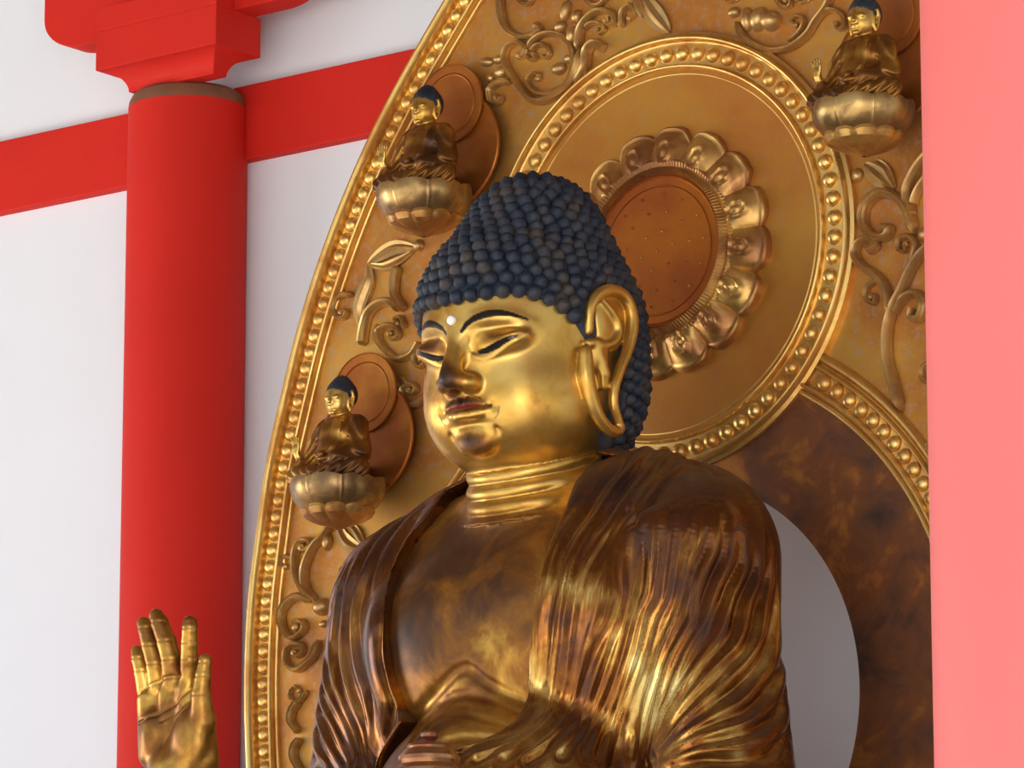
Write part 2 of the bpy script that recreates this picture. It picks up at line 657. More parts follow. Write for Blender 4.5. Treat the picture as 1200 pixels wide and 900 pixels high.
# bracket arm lying in the block
AY = WY - 0.215
az0 = hy(112, 49.5, AY)[2]; ax0 = hy(52, 10, AY)[0]; ax1 = bx1 + (bx0 - ax0)
az1 = az0 + 0.22
r = 0.125
prof = [(ax0, az1), (ax0, az0 + r * 0.75)]
for k in range(1, 13):
    a = k / 12 * math.pi / 2
    prof.append((ax0 + r * 1.15 * (1 - math.cos(a)), az0 + r * 0.75 * (1 - math.sin(a))))
rt = [(ax0 + ax1 - x, z) for x, z in prof[::-1]]
pts = prof + rt
n = len(pts)
V = [(x, AY, z) for x, z in pts] + [(x, AY + 0.085, z) for x, z in pts]
F = [tuple(range(n))[::-1], tuple(range(n, 2 * n))] + [(k, (k + 1) % n, n + (k + 1) % n, n + k) for k in range(n)]
b = MB(); b.add(V, F)
o = b.build('bracket_arm', M_RED, None, False, 0.002)
tag(o, 'red bracket arm with rounded end lying across the bearing block', 'bracket arm')

# near column on the right, between the viewer and the nimbus
PY = -3.0
pe0 = hy(1087, 450, PY)
prr = 0.23
e_dir = RIGHT[:2] / np.linalg.norm(RIGHT[:2])
pcx = pe0[0] + prr * e_dir[0]; pcy = PY + prr * e_dir[1]
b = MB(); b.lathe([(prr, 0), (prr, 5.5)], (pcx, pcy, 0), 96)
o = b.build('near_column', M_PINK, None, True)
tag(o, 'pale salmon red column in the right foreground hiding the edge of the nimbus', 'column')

# ------------------------------------------------------------------ the great nimbus (kohai)
HC = (0.0, 3.95)           # centre of the head disc (x, z)
BC = (0.0, 2.93)           # centre of the body opening
nim = empty('nimbus', (0, 0.1, 1.25), 'huge leaf-shaped gilded nimbus with scrollwork standing behind the great statue', 'halo')

half = [(0.0, 5.22), (-0.16, 5.10), (-0.36, 4.93), (-0.52, 4.79), (-0.639, 4.662), (-0.808, 4.455), (-0.92, 4.29), (-1.017, 4.112), (-1.095, 3.93), (-1.15, 3.76),
        (-1.195, 3.60), (-1.225, 3.43), (-1.246, 3.28), (-1.254, 3.12), (-1.250, 2.96), (-1.235, 2.80), (-1.19, 2.55), (-1.10, 2.28), (-0.98, 2.05), (-0.86, 1.90)]
L = resample([(x * 0.984, z) for x, z in half], 0.02)
outl = np.concatenate([L, (L * [-1, 1])[::-1][:-1]])     # closed outline minus duplicated apex
BACK, FRONT = 0.10, 0.0


def offset_poly(P, d, closed=True):
    """move an x,z polyline inwards by d"""
    if closed:
        T = np.roll(P, -1, 0) - np.roll(P, 1, 0)
    else:
        T = np.gradient(P, axis=0)
    T /= np.linalg.norm(T, axis=1, keepdims=True)
    N = np.stack([-T[:, 1], T[:, 0]], 1)
    return P + N * d


# inward direction check
if abs(offset_poly(outl, 0.05)[len(L) // 2][0]) > abs(outl[len(L) // 2][0]):
    outl = outl[::-1]


def sweep(P, prof, closed=True):
    """prof: list of (inward offset, forward height) along an x,z path"""
    m = MB()
    V = []
    for off, h in prof:
        Q = offset_poly(P, off, closed)
        V.append(np.stack([Q[:, 0], np.full(len(Q), -h), Q[:, 1]], 1))
    V = np.array(V)
    a, bq = V.shape[:2]
    F = []
    for i in range(a - 1):
        for k in range(bq if closed else bq - 1):
            k2 = (k + 1) % bq
            F.append((i * bq + k, i * bq + k2, (i + 1) * bq + k2, (i + 1) * bq + k))
    m.add(V.reshape(-1, 3), F)
    return m


def arcs(cx, w, h, n=8, base=0.0):
    return [(cx - w * math.cos(math.pi * k / n), base + h * math.sin(math.pi * k / n)) for k in range(n + 1)]


# board: a slab with the round opening, triangulated as a ring between outline and hole
hole_r = 0.497
inner = offset_poly(outl, 0.02)
ang = np.arctan2(inner[:, 1] - BC[1], inner[:, 0] - BC[0])
order = np.argsort(ang)
inner = inner[order]; ang = ang[order]
# densify
A = np.linspace(-math.pi, math.pi, 361)[:-1]
rad = np.interp(A, np.concatenate([ang - 2 * math.pi, ang, ang + 2 * math.pi]), np.tile(np.hypot(*(inner - BC).T), 3))
NR = 26
V = []
for i in range(NR + 1):
    u = i / NR
    rr_ = hole_r + (rad - hole_r) * u
    x = BC[0] + rr_ * np.cos(A); z = BC[1] + rr_ * np.sin(A)
    V.append(np.stack([x, np.zeros_like(x), z], 1))
V = np.array(V)
nA = len(A)
front = V.copy(); back = V.copy(); back[..., 1] = 0.05
allV = np.concatenate([front.reshape(-1, 3), back.reshape(-1, 3)])
nF = (NR + 1) * nA
F = []
for i in range(NR):
    for k in range(nA):
        k2 = (k + 1) % nA
        a_, b_, c_, d_ = i * nA + k, i * nA + k2, (i + 1) * nA + k2, (i + 1) * nA + k
        F.append((a_, d_, c_, b_)); F.append((nF + a_, nF + b_, nF + c_, nF + d_))
for k in range(nA):
    k2 = (k + 1) % nA
    F.append((k, k2, nF + k2, nF + k))
    e = NR * nA
    F.append((e + k2, e + k, nF + e + k, nF + e + k2))
b = MB(); b.add(allV, F); b.build('board', M_BOARD, nim, False)

# outer rim: broad half round, bead channel, thin inner ridge
prof = [(0.0, -0.06), (-0.004, -0.02), (-0.002, 0.012)] + arcs(0.012, 0.013, 0.020, 8, 0.012) + [(0.027, 0.004), (0.064, 0.004)] + \
       arcs(0.0715, 0.0065, 0.014, 9, 0.006) + [(0.080, 0.002)] + arcs(0.0865, 0.0055, 0.009, 9, 0.002) + [(0.094, -0.004)]
sweep(outl, prof).build('rim', M_TRIM, nim)


def circle(c, r, n=240):
    a = np.linspace(0, 2 * math.pi, n, endpoint=False)
    P = np.stack([c[0] + r * np.cos(a), c[1] + r * np.sin(a)], 1)
    return P


# lower disc field (dark, worn) between the opening and the body ring
b = MB()
V = []
aa = np.linspace(0, 2 * math.pi, 180, endpoint=False)
rings = [(hole_r - 0.001, -0.002), (hole_r - 0.001, 0.004), (hole_r + 0.01, 0.008), (0.60, 0.006), (0.70, 0.005), (0.752, 0.004)]
V = np.array([[(BC[0] + r_ * math.cos(a), -h_, BC[1] + r_ * math.sin(a)) for a in aa] for r_, h_ in rings])
F = []
for i in range(len(rings) - 1):
    for k in range(180):
        k2 = (k + 1) % 180
        F.append((i * 180 + k, (i + 1) * 180 + k, (i + 1) * 180 + k2, i * 180 + k2)[::-1])
b.add(V.reshape(-1, 3), F); b.build('lower_disc', M_INNER, nim)

RB = 0.790     # bead circle of the body ring
P = circle(BC, RB + 0.045)
sgn = 1 if np.hypot(*(offset_poly(P, 0.01)[0] - BC)) < RB + 0.045 else -1
if sgn < 0: P = P[::-1]
prof = [(-0.012, -0.002)] + arcs(-0.001, 0.010, 0.016, 9, 0.004) + [(0.012, 0.008)] + arcs(0.020, 0.006, 0.014, 9, 0.008) + [(0.028, 0.009), (0.062, 0.009)] + \
       arcs(0.069, 0.006, 0.013, 9, 0.009) + [(0.078, 0.010)] + arcs(0.086, 0.007, 0.010, 9, 0.006) + [(0.095, 0.0)]
SW = sweep(P, prof)
LV = np.concatenate(SW.v)
keepf = [f for f in SW.f if all(math.hypot(LV[i][0] - HC[0], LV[i][2] - HC[1]) > 0.458 + .045 for i in f)]
SW.f = keepf
SW.build('lower_ring', M_TRIM, nim)

# head disc
DB = 0.012
b = MB()
b.lathe([(0.43, 0.0), (0.43, DB + 0.006), (0.36, DB + 0.002), (0.30, DB), (0.02, DB)], (HC[0], 0, HC[1]), 160, 'y')
b.build('head_disc', M_DISC, nim)
RH = 0.458
P = circle(HC, RH + 0.05)
if np.hypot(*(offset_poly(P, 0.01)[0] - HC)) > RH + 0.05: P = P[::-1]
prof = [(0.0, -0.002), (0.0, 0.014)] + arcs(0.016, 0.0075, 0.016, 8, 0.017) + [(0.026, 0.016), (0.028, 0.014), (0.072, 0.014)] + \
       arcs(0.080, 0.006, 0.014, 8, 0.014) + [(0.089, 0.018), (0.091, 0.012)] + arcs(0.097, 0.0045, 0.006, 8, 0.012) + [(0.104, 0.008)]
sweep(P, prof).build('head_ring', M_TRIM, nim)

# beads: one mesh, copied
def bead_mesh(r):
    m = MB()
    prof = [(r * 1.0, -0.002)]
    for k in range(0, 8):
        a = k / 8 * math.pi / 2
        prof.append((r * math.cos(a), r * 0.86 * math.sin(a)))
    prof.append((r * 0.05, r * 0.86))
    m.lathe(prof, (0, 0, 0), 20, 'y')
    return m


bead_src = {}
beads = []     # (x, z, h, r)
mid = offset_poly(outl, 0.0455)
seg = np.linalg.norm(np.roll(mid, -1, 0) - mid, axis=1)
cs = np.concatenate([[0], np.cumsum(seg)])
Ltot = cs[-1]
nb = round(Ltot / 0.0400)
for k in range(nb):
    s_ = (k + 0.5) * Ltot / nb
    i = min(len(mid) - 1, np.searchsorted(cs, s_) - 1)
    u = (s_ - cs[i]) / seg[i]
    q = mid[i] * (1 - u) + mid[(i + 1) % len(mid)] * u
    beads.append((q[0], q[1], 0.004, 0.0182))
for k in range(66):
    a = 2 * math.pi * (k + 0.3) / 66
    beads.append((HC[0] + RH * math.cos(a), HC[1] + RH * math.sin(a), 0.014, 0.0184))
nbb = 126
for k in range(nbb):
    a = 2 * math.pi * (k + 0.2) / nbb
    x, z = BC[0] + RB * math.cos(a), BC[1] + RB * math.sin(a)
    if math.hypot(x - HC[0], z - HC[1]) < RH + 0.062: continue
    beads.append((x, z, 0.009, 0.0180))


def to_px(p):
    v = np.asarray(p) - CAM
    w = v @ FWD
    return 600 + FPX * (v @ RIGHT) / w, 450 - FPX * (v @ UP) / w, w


vis, rest = [], []
for q in beads:
    px, py, w = to_px((q[0], 0, q[1]))
    seen = -10 < px < 1095 and -10 < py < 910
    if seen and 480 < px < 755 and 215 < py < 540: seen = False       # behind the head
    if seen and px > 545 and py > 520 and px < 930: seen = False      # behind the body
    if seen and px > 380 and px < 930 and py > 640: seen = False
    if py < 200 and px > 1075: seen = False
    (vis if seen else rest).append((w, q))
vis.sort()
rest += vis[100:]
vis = vis[:100]
src = bead_mesh(1.0).build('bead', M_TRIM, None)
first = True
for w, q in vis:
    o = src if first else src.copy()
    if not first: COL.objects.link(o)
    first = False
    o.parent = nim
    o.location = Vector((q[0], -q[2], q[1])) - nim.location
    o.scale = (q[3],) * 3
m = MB()
bm_ = bead_mesh(1.0)
BV = np.concatenate(bm_.v)
for w, q in rest:
    m.add(BV * q[3] + np.array([q[0], -q[2], q[1]]), bm_.f)
tag(m.build('bead', M_TRIM, nim), kind='stuff')


# rosette: lotus flower seen from above
ROS = empty  # (name kept short below)
rs = (HC[0], HC[1])


def ros_h(r):       # how far the flower stands out from the disc
    return DB + 0.004 + 0.040 * max(0.0, 1 - (max(0, r - 0.17) / 0.125)) ** 0.8


b = MB()
pr_ = [(0.176, DB)] + [(0.176, 0.046), (0.170, 0.050), (0.166, 0.046), (0.150, 0.046), (0.1485, 0.0485), (0.1465, 0.0485), (0.145, 0.046), (0.01, 0.046)]
b.lathe(pr_, (rs[0], 0, rs[1]), 120, 'y')
cen = b.build('seed_head', M_REDDISC, nim)
seed0 = None
for (rr0, nn) in ((0.0, 1), (0.045, 6), (0.09, 11), (0.128, 14)):
    for k in range(nn):
        a = 2 * math.pi * (k + 0.2) / nn
        if seed0 is None:
            b = MB()
            b.lathe([(0.0034, 0.044), (0.0034, 0.0475), (0.0022, 0.0485), (0.0016, 0.0470), (0.0002, 0.0468)], (0, 0, 0), 10, 'y', False)
            seed0 = b.build('seed', M_LOTUS, None)
            o = seed0
        else:
            o = seed0.copy(); COL.objects.link(o)
        o.parent = cen
        o.location = Vector((rs[0] + rr0 * math.cos(a), 0, rs[1] + rr0 * math.sin(a)))
# stamen ring: fine radial ribs
NS = 150
V, F = [], []
n_ = NS * 4
lev = [(0.174, 0.044), (0.180, 0.060), (0.192, 0.0465), (0.204, 0.053), (0.210, 0.047)]
for r_, h_ in lev:
    for k in range(n_):
        a = 2 * math.pi * k / n_
        V.append((rs[0] + r_ * math.cos(a), -(h_ + (0.0020 if k % 4 < 2 else 0.0)), rs[1] + r_ * math.sin(a)))
for i in range(len(lev) - 1):
    for k in range(n_):
        k2 = (k + 1) % n_
        F.append((i * n_ + k, i * n_ + k2, (i + 1) * n_ + k2, (i + 1) * n_ + k))
b = MB(); b.add(V, F); b.build('stamen_ring', M_LOTUS, nim, False)
# eight double petals, each its own mesh
for kp in range(8):
    a0 = math.radians(5 + 45 * kp)
    NU, NV = 44, 22
    V, F = [], []
    for j in range(NV + 1):
        v = j / NV
        for i in range(NU + 1):
            u = i / NU * 2 - 1
            lobe = abs(math.sin(u * math.pi))               # two lobes
            th = a0 + u * math.radians(22.6)
            rin = 0.200
            wl = (abs(u) - 0.5) / 0.5
            rout = 0.291 - 0.019 * abs(wl) ** 2.6 - (0.012 * max(0, abs(u) - 0.8) / 0.2)
            r_ = rin + (rout - rin) * v
            prof_ = 0.034 * (1 - v) ** 0.9 + 0.004
            bul = 0.012 * (lobe ** 0.7) * math.sin(math.pi * min(1, v * 0.95 + 0.05)) ** 0.7
            lip = 0.009 * math.exp(-((v - 0.93) / 0.07) ** 2) * (0.4 + 0.6 * lobe)
            # raised loop (stamen head) inside each lobe
            uu = (abs(u) - 0.48) / 0.22
            vv = (v - 0.30) / 0.34
            rho = math.hypot(uu, vv)
            loop = 0.007 * math.exp(-((rho - 0.85) / 0.20) ** 2) + 0.006 * math.exp(-(rho / 0.33) ** 2)
            if v < 0.02: loop = 0
            h_ = DB + prof_ + bul + lip + loop
            if v >= 1: h_ = DB - 0.002
            V.append((rs[0] + r_ * math.cos(th), -h_, rs[1] + r_ * math.sin(th)))
    for j in range(NV):
        for i in range(NU):
            q = j * (NU + 1) + i
            F.append((q, q + 1, q + NU + 2, q + NU + 1))
    b = MB(); b.add(V, F); b.build('petal', M_LOTUS, nim)


# carved scrolls: raised straps along traced lines, ending in a small boss
def strap(pts, w, name='scroll', taper=0.45, boss=True, h=None, ends=(0.3, 1.0), y=0.0, parent=None, m=None):
    P = np.array([hy(x, z, y - 0.008)[[0, 2]] for x, z in pts])
    P = resample(P, 0.006)
    T = np.gradient(P, axis=0)
    T /= np.linalg.norm(T, axis=1, keepdims=True) + 1e-9
    N = np.stack([-T[:, 1], T[:, 0]], 1)
    n = len(P)
    u = np.linspace(0, 1, n)
    sc = 1.12 / 420
    wid = w * sc * (1 - taper * u)
    wid = wid * np.clip(u / 0.06, ends[0], 1)
    hh = (h or w * sc * 1.15) * np.clip(0.55 + 0.45 * wid / wid.max(), 0, 1)
    pr = [(-0.5, 0.0), (-0.5, 0.35), (-0.40, 0.75), (-0.2, 1.0), (0.02, 0.74), (0.2, 0.86), (0.40, 0.66), (0.5, 0.3), (0.5, 0.0)]
    V = []
    for k in range(n):
        for a, hq in pr:
            q = P[k] + N[k] * a * wid[k]
            V.append((q[0], y - 0.002 - hq * hh[k], q[1]))
    np_ = len(pr)
    F = []
    for k in range(n - 1):
        for i in range(np_ - 1):
            F.append((k * np_ + i, k * np_ + i + 1, (k + 1) * np_ + i + 1, (k + 1) * np_ + i))
    F.append(tuple(range(np_))); F.append(tuple((n - 1) * np_ + i for i in range(np_))[::-1])
    mb = MB(); mb.add(V, F)
    if boss:
        r = w * sc * 0.50
        c = P[-1]
        mb.lathe([(r, 0.0), (r, r * 0.9), (r * 0.85, r * 1.35), (r * 0.5, r * 1.7), (r * 0.08, r * 1.8)], (c[0], y, c[1]), 14, 'y')
    return mb.build(name, m or M_SCROLL, parent or nim)


def blob(px, py, rx, rz, ang=0, h=None, name='leaf', y=0.0):
    """rounded bud: rx, rz in photo pixels, ang leans it"""
    c = hy(px, py, y - 0.01)
    a_, b_ = rx / 410, rz / 516
    h = h or min(a_, b_) * 1.35
    NU_, NV_ = 18, 7
    V = []
    for j in range(NV_ + 1):
        t_ = j / NV_ * math.pi / 2
        for i in range(NU_):
            f_ = 2 * math.pi * i / NU_
            x_, z_ = a_ * math.cos(f_) * math.cos(t_), b_ * math.sin(f_) * math.cos(t_)
            ca, sa = math.cos(ang), math.sin(ang)
            V.append((c[0] + x_ * ca - z_ * sa, y + 0.001 - h * math.sin(t_), c[2] + x_ * sa + z_ * ca))
    F = []
    for j in range(NV_):
        for i in range(NU_):
            F.append((j * NU_ + i, j * NU_ + (i + 1) % NU_, (j + 1) * NU_ + (i + 1) % NU_, (j + 1) * NU_ + i))
    b = MB(); b.add(V, F)
    return b.build(name, M_SCROLL, nim)


def leafp(pts, w, h=0.016):
    """pointed leaf with a raised keel"""
    P = resample(np.array([hy(x, z, -0.008)[[0, 2]] for x, z in pts]), 0.006)
    T = np.gradient(P, axis=0); T /= np.linalg.norm(T, axis=1, keepdims=True) + 1e-9
    N = np.stack([-T[:, 1], T[:, 0]], 1)
    n = len(P); V = []
    for k in range(n):
        u = k / (n - 1)
        ww = w / 420 * math.sin(math.pi * min(1, 0.04 + u * 0.96)) ** 0.8 + 0.0015
        for a, hq in ((-0.5, 0.0), (-0.46, 0.5), (-0.22, 0.45), (0.0, 1.0), (0.22, 0.45), (0.46, 0.6), (0.5, 0.0)):
            q = P[k] + N[k] * a * ww
            V.append((q[0], -0.001 - hq * h * (0.4 + 0.6 * math.sin(math.pi * u)), q[1]))
    F = []
    for k in range(n - 1):
        for i in range(6):
            F.append((k * 7 + i, k * 7 + i + 1, (k + 1) * 7 + i + 1, (k + 1) * 7 + i))
    b = MB(); b.add(V, F)
    return b.build('leaf', M_SCROLL, nim)


SC = [
 (8, [(681,56),(678,80),(668,98),(654,110),(636,118),(622,116),(608,100),(596,82),(591,68),(596,54),(608,50),(616,56),(614,65),(609,65)]),
 (6, [(662,102),(642,110),(628,108),(620,100),(619,92),(625,86),(632,88),(630,92)]),
 (7, [(586,-6),(588,18),(596,36),(610,43),(624,41),(634,34),(628,30)]),
 (6, [(618,58),(626,46),(640,39),(656,41),(668,52),(672,68),(670,88),(662,102)]),
 (5, [(622,60),(630,52),(640,54),(644,62),(640,68),(636,66)]),
 (5, [(618,56),(616,64),(622,70),(628,68),(626,64)]),
 (7, [(598,96),(586,96),(575,104),(576,118),(584,120),(588,114),(581,114)]),
 (8, [(678,58),(680,36),(690,20),(704,12),(718,16),(721,26),(714,29),(711,24)]),
 (5, [(684,34),(692,27),(703,27),(708,34),(702,39),(699,35)]),
 (9, [(676,98),(686,80),(688,60),(697,50),(708,57)]),
 (6, [(728,32),(729,14),(738,6),(743,16),(737,21)]),
 (5, [(684,-4),(692,5),(702,5),(710,-2)]),
 (5, [(606,-3),(612,4),(620,4),(624,-2)]),
 (7, [(864,26),(872,44),(888,55),(908,59),(928,54),(946,40),(956,24),(968,8),(974,-6)]),
 (6, [(958,20),(972,11),(986,17),(990,30),(982,34),(979,28)]),
 (5, [(924,48),(936,38),(942,24),(934,18),(927,24),(932,29)]),
 (5, [(908,-4),(914,6),(924,8),(926,0),(920,0)]),
 (4, [(848,-4),(854,2),(862,0)]),
 (4, [(930,-3),(938,3),(946,0)]),
 (9, [(424,405),(427,384),(433,366),(445,355),(458,354),(467,361)]),
 (7, [(445,404),(443,390),(451,382),(463,383),(467,393),(460,397),(457,391)]),
 (5, [(474,384),(470,372),(463,373),(465,379)]),
 (8, [(466,312),(463,330),(464,347),(474,362)]),
 (6, [(413,345),(400,346),(392,357),(394,370),(403,372),(406,364),(399,366)]),
 (7, [(444,380),(443,397),(453,412),(466,420),(482,415),(491,402)]),
 (5, [(486,412),(485,424),(492,430),(497,424),(492,421)]),
 (7, [(498,463),(490,473),(479,474),(472,467),(473,455),(482,450),(488,455),(484,461),(479,458)]),
 (5, [(462,461),(468,453),(465,446),(472,443),(475,448)]),
 (8, [(371,704),(362,696),(357,683),(357,667),(362,651),(370,637),(378,629),(386,618)]),
 (8, [(363,700),(352,684),(346,667),(346,649),(351,635),(361,633),(365,640),(358,645),(354,642)]),
 (6, [(347,655),(335,652),(330,658),(334,664)]),
 (8, [(365,705),(351,699),(339,704),(331,716),(330,727),(334,740),(342,747),(351,744),(357,735),(354,728),(347,729),(347,735)]),
 (7, [(374,750),(368,768),(359,777),(350,784),(342,783),(335,775),(336,761),(343,755),(353,755),(355,764),(349,769),(345,765)]),
 (5, [(359,809),(351,821),(342,820),(339,811),(345,804),(350,809)]),
 (7, [(350,822),(343,832),(341,845),(349,857)]),
 (7, [(352,866),(345,876),(345,890),(354,905)]),
 (6, [(412,682),(403,676),(400,668),(405,662)]),
 (9, [(1056,482),(1047,447),(1040,420),(1040,387),(1047,360),(1057,340),(1067,317),(1080,297),(1092,287)]),
 (8, [(1043,369),(1040,343),(1030,325),(1011,312),(1002,298),(1007,284),(1020,280),(1027,288),(1018,294)]),
 (6, [(1041,342),(1030,329),(1017,336),(1015,350),(1024,355),(1026,346),(1020,347)]),
 (9, [(1072,275),(1064,247),(1050,231),(1032,226),(1016,239),(1012,260),(1022,276),(1038,277),(1043,268),(1035,267)]),
 (6, [(1068,310),(1073,288),(1066,277),(1054,280),(1053,292),(1061,294),(1061,286)]),
 (9, [(1069,255),(1063,226),(1072,202),(1084,185),(1094,176)]),
 (7, [(1070,240),(1074,226),(1084,210),(1094,202)]),
 (8, [(1046,369),(1058,350),(1073,344),(1083,356),(1078,372),(1068,371),(1070,362)]),
 (6, [(1094,424),(1083,430),(1080,441),(1087,448),(1092,441)]),
 (7, [(1100,600),(1094,560),(1088,520)]),
]
for w_, pts in SC:
    end = pts[-1]
    curl_ = math.dist(end, pts[-2]) < 9 and w_ < 9
    strap(pts, w_, boss=curl_, taper=0.45 if curl_ else 0.15)
for a in ((568,72,9,6,-.2),(582,69,7,6,0),(585,85,8,9,.5),(573,91,5,6,0),(661,12,6,14,-.25),(674,19,6,9,0),(655,31,7,8,.2),(668,41,6,12,-.25),
          (653,80,9,8,0),(665,68,7,6,0),(858,14,7,7,0),(874,22,7,15,0.1),(888,22,9,15,-.3),(902,24,11,13,-.4),(376,711,11,11,0),(376,731,5,5,0),
          (382,635,6,11,-.25),(1003,205,6,9,0),(1081,274,6,9,0),(1092,292,6,8,0),(489,287,6,8,0)):
    blob(*a[:4], ang=a[4])
leafp([(430,309),(446,298),(464,290),(488,290)], 16)
leafp([(431,310),(448,313),(466,306),(484,293)], 9)
leafp([(430,309),(431,328),(425,346),(420,363),(421,384)], 19)
leafp([(395,614),(402,631),(412,640),(428,646)], 17)
leafp([(409,614),(418,624),(426,640)], 10)
leafp([(752,-6),(764,14),(784,38)], 22)
leafp([(742,-6),(748,8),(752,20)], 10)
leafp([(1012,192),(1026,205),(1046,222)], 18)
leafp([(1026,188),(1038,200),(1048,220)], 10)
# ------------------------------------------------------------------ the great seated statue
# coordinates in these fields: x sideways, f = -y forward, z up
def xfz(p):
    return np.stack([p[:, 0], -p[:, 1], p[:, 2]], 1)


def sym(p):
    q = p.copy()
    q[:, 0] = np.abs(q[:, 0])
    return q


def gz(p, c, s):
    q = (p - np.asarray(c, np.float32)) / np.asarray(s, np.float32)
    return np.exp(-(q * q).sum(1))


def smooth_chain(p, pts, radii, k=.004, step=.009):
    P = np.concatenate([np.asarray(pts, float), np.asarray(radii, float)[:, None]], 1)
    R_ = resample(P, step)
    return chain(p, R_[:, :3], R_[:, 3], k)


def skull(p):           # p in x f z, symmetric
    d = ell(p, (0, .505, 3.685), (.208, .268, .235))
    d = smin(d, ell(p, (0, .553, 3.520), (.190, .178, .172)), .06)
    d = smin(d, ell(p, (.080, .575, 3.510), (.105, .142, .125)), .03)
    return d


def E(px, py, x=.222, dx=0.0):
    q = hx(px, py, x)
    return (x + dx, -q[1], q[2])


HELIX = [E(690, 388, .208), E(691, 364, .212), E(699, 347, .217), E(714, 340, .222), E(730, 346, .226), E(739, 362, .229), E(741, 383, .230), E(736, 408, .228), E(727, 432, .224),
         E(720, 455, .219), E(719, 474, .215), E(724, 492, .211), E(727, 502, .209)]
HEL_R = [.0085, .0105, .0120, .0125, .0125, .0125, .0125, .0115, .0105, .0100, .0100, .0095, .0090]
LOBE = [E(686, 412, .208), E(687, 440, .209), E(692, 465, .208), E(700, 486, .207), E(711, 501, .207), E(721, 507, .208), E(727, 502, .209)]
LOB_R = [.014, .0160, .0150, .0135, .0120, .011, .0100]
ANTI = [E(706, 352, .222), E(714, 362, .223), E(722, 374, .226), E(725, 388, .226), E(720, 400, .224), E(708, 405, .219), E(697, 401, .213)]
ANT_R = [.004, .007, .008, .008, .008, .0065, .005]
TRAG = [E(690, 402, .208), E(703, 403, .214), E(709, 412, .215), E(706, 428, .212)]
EARC = E(713, 376, .205)
EARP = E(712, 420, .203)


def ear_fields(p):
    d = smooth_chain(p, HELIX, HEL_R)
    d = smin(d, smooth_chain(p, LOBE, LOB_R), .005)
    d = smin(d, smooth_chain(p, ANTI, ANT_R), .005)
    d = smin(d, smooth_chain(p, TRAG, [.010, .008, .006, .005]), .005)
    d = smin(d, ell(p, (EARC[0] + .006, EARC[1] + .004, EARC[2] + .004), (.013, .052, .074)), .006)
    d = smin(d, chain(p, [E(698, 410, .206), E(707, 438, .207), E(707, 452, .204)], [.017, .016, .010]), .008)
    d = smin(d, cap(p, (.190, EARC[1] + .006, EARC[2] + .02), (.190, LOBE[1][1] - .01, LOBE[1][2]), .018, .018), .015)
    return d


LINES = {}


def face_relief(s, e):
    # muzzle, chin
    e = smin(e, ell(s, (0, .660, 3.478), (.078, .070, .052)), .035)
    e = smin(e, ell(s, (0, .688, 3.419), (.054, .033, .036)), .012)
    # brow bone and eye sockets
    e = e - .0050 * line_g(s, [(.016, .772, 3.622), (.030, .775, 3.644), (.052, .768, 3.660), (.084, .755, 3.667), (.118, .728, 3.662), (.150, .690, 3.644)], .018)
    e = e + .007 * gz(s, (.085, .745, 3.640), (.050, .06, .013))
    e = e + .007 * gz(s, (.036, .770, 3.612), (.014, .05, .024))
    # nose: a long wedge, flat underneath
    nose = smooth_chain(s, [(0, .752, 3.650), (0, .762, 3.610), (0, .776, 3.565), (0, .787, 3.533)], [.015, .0145, .0175, .0190], .01)
    nose = smin(nose, ell(s, (.026, .757, 3.528), (.025, .030, .021)), .018)
    nose = smax(nose, -(s[:, 2] - 3.510), .007)
    e = smin(e, nose, .018)
    # eyelids
    st = s.copy(); st[:, 2] -= .20 * (s[:, 0] - .086)
    e = smin(e, ell(st, (.086, .705, 3.6115), (.064, .040, .0255)), .016)
    return e


def face_lines(s, e):
    L_ = LINES
    e = e + .0012 * line_g(s, L_['lid'], .0050)
    e = e + .0042 * line_g(s, L_['slit'], .0042)
    e = e - .0026 * line_g(s, L_['low'], .0060)
    e = smin(e, chain(s, L_['ulip'], [.0095, .0105, .0095, .0075, .0035], .003), .007)
    e = smin(e, chain(s, L_['llip'], [.0115, .0115, .0095, .004], .003), .007)
    e = e + .0050 * line_g(s, L_['mouth'], .0032)
    e = e + .003 * gz(s, (0, .745, 3.500), (.006, .03, .010))
    e = e + .005 * gz(s, (.068, .715, 3.480), (.010, .03, .012))
    e = e + .006 * gz(s, (0, .72, 3.4475), (.045, .03, .0075))
    e = e + .0040 * line_g(s, L_['chin'], .0055)
    return e


def head_sdf(p):        # p: x f z
    q = sym(p)
    d = skull(q)
    m = (q[:, 1] > .58) & (np.abs(d) < .08) & (q[:, 2] < 3.76)
    if m.any():
        s = q[m]
        e = d[m]
        e = face_relief(s, e)
        if LINES: e = face_lines(s, e)
        d[m] = e
    m = (q[:, 0] > .15) & (np.abs(d) < .12)
    if m.any():
        d[m] = smin(d[m], ear_fields(q[m]), .006)
    # neck with three carved rings that dip towards the front
    t = q[:, 2] + .30 * (q[:, 1] - .50)
    rr_ = .137 + .0075 * np.abs(np.cos(np.pi * (t - 3.392) / .034)) * (t < 3.40) * (t > 3.29)
    nd = np.sqrt(q[:, 0] ** 2 + (q[:, 1] - .495) ** 2 * .95) - rr_
    nd = np.maximum(nd, q[:, 2] - 3.50)
    d = smin(d, nd * .85, .012)
    return d


def f_face0(P):
    q = sym(xfz(P))
    d = skull(q)
    return face_relief(q, d)


def traced(px_, inset=0.0):
    H, er = trace(px_, f_face0)
    return [(abs(h_[0]), -h_[1] - inset, h_[2]) for h_ in H]


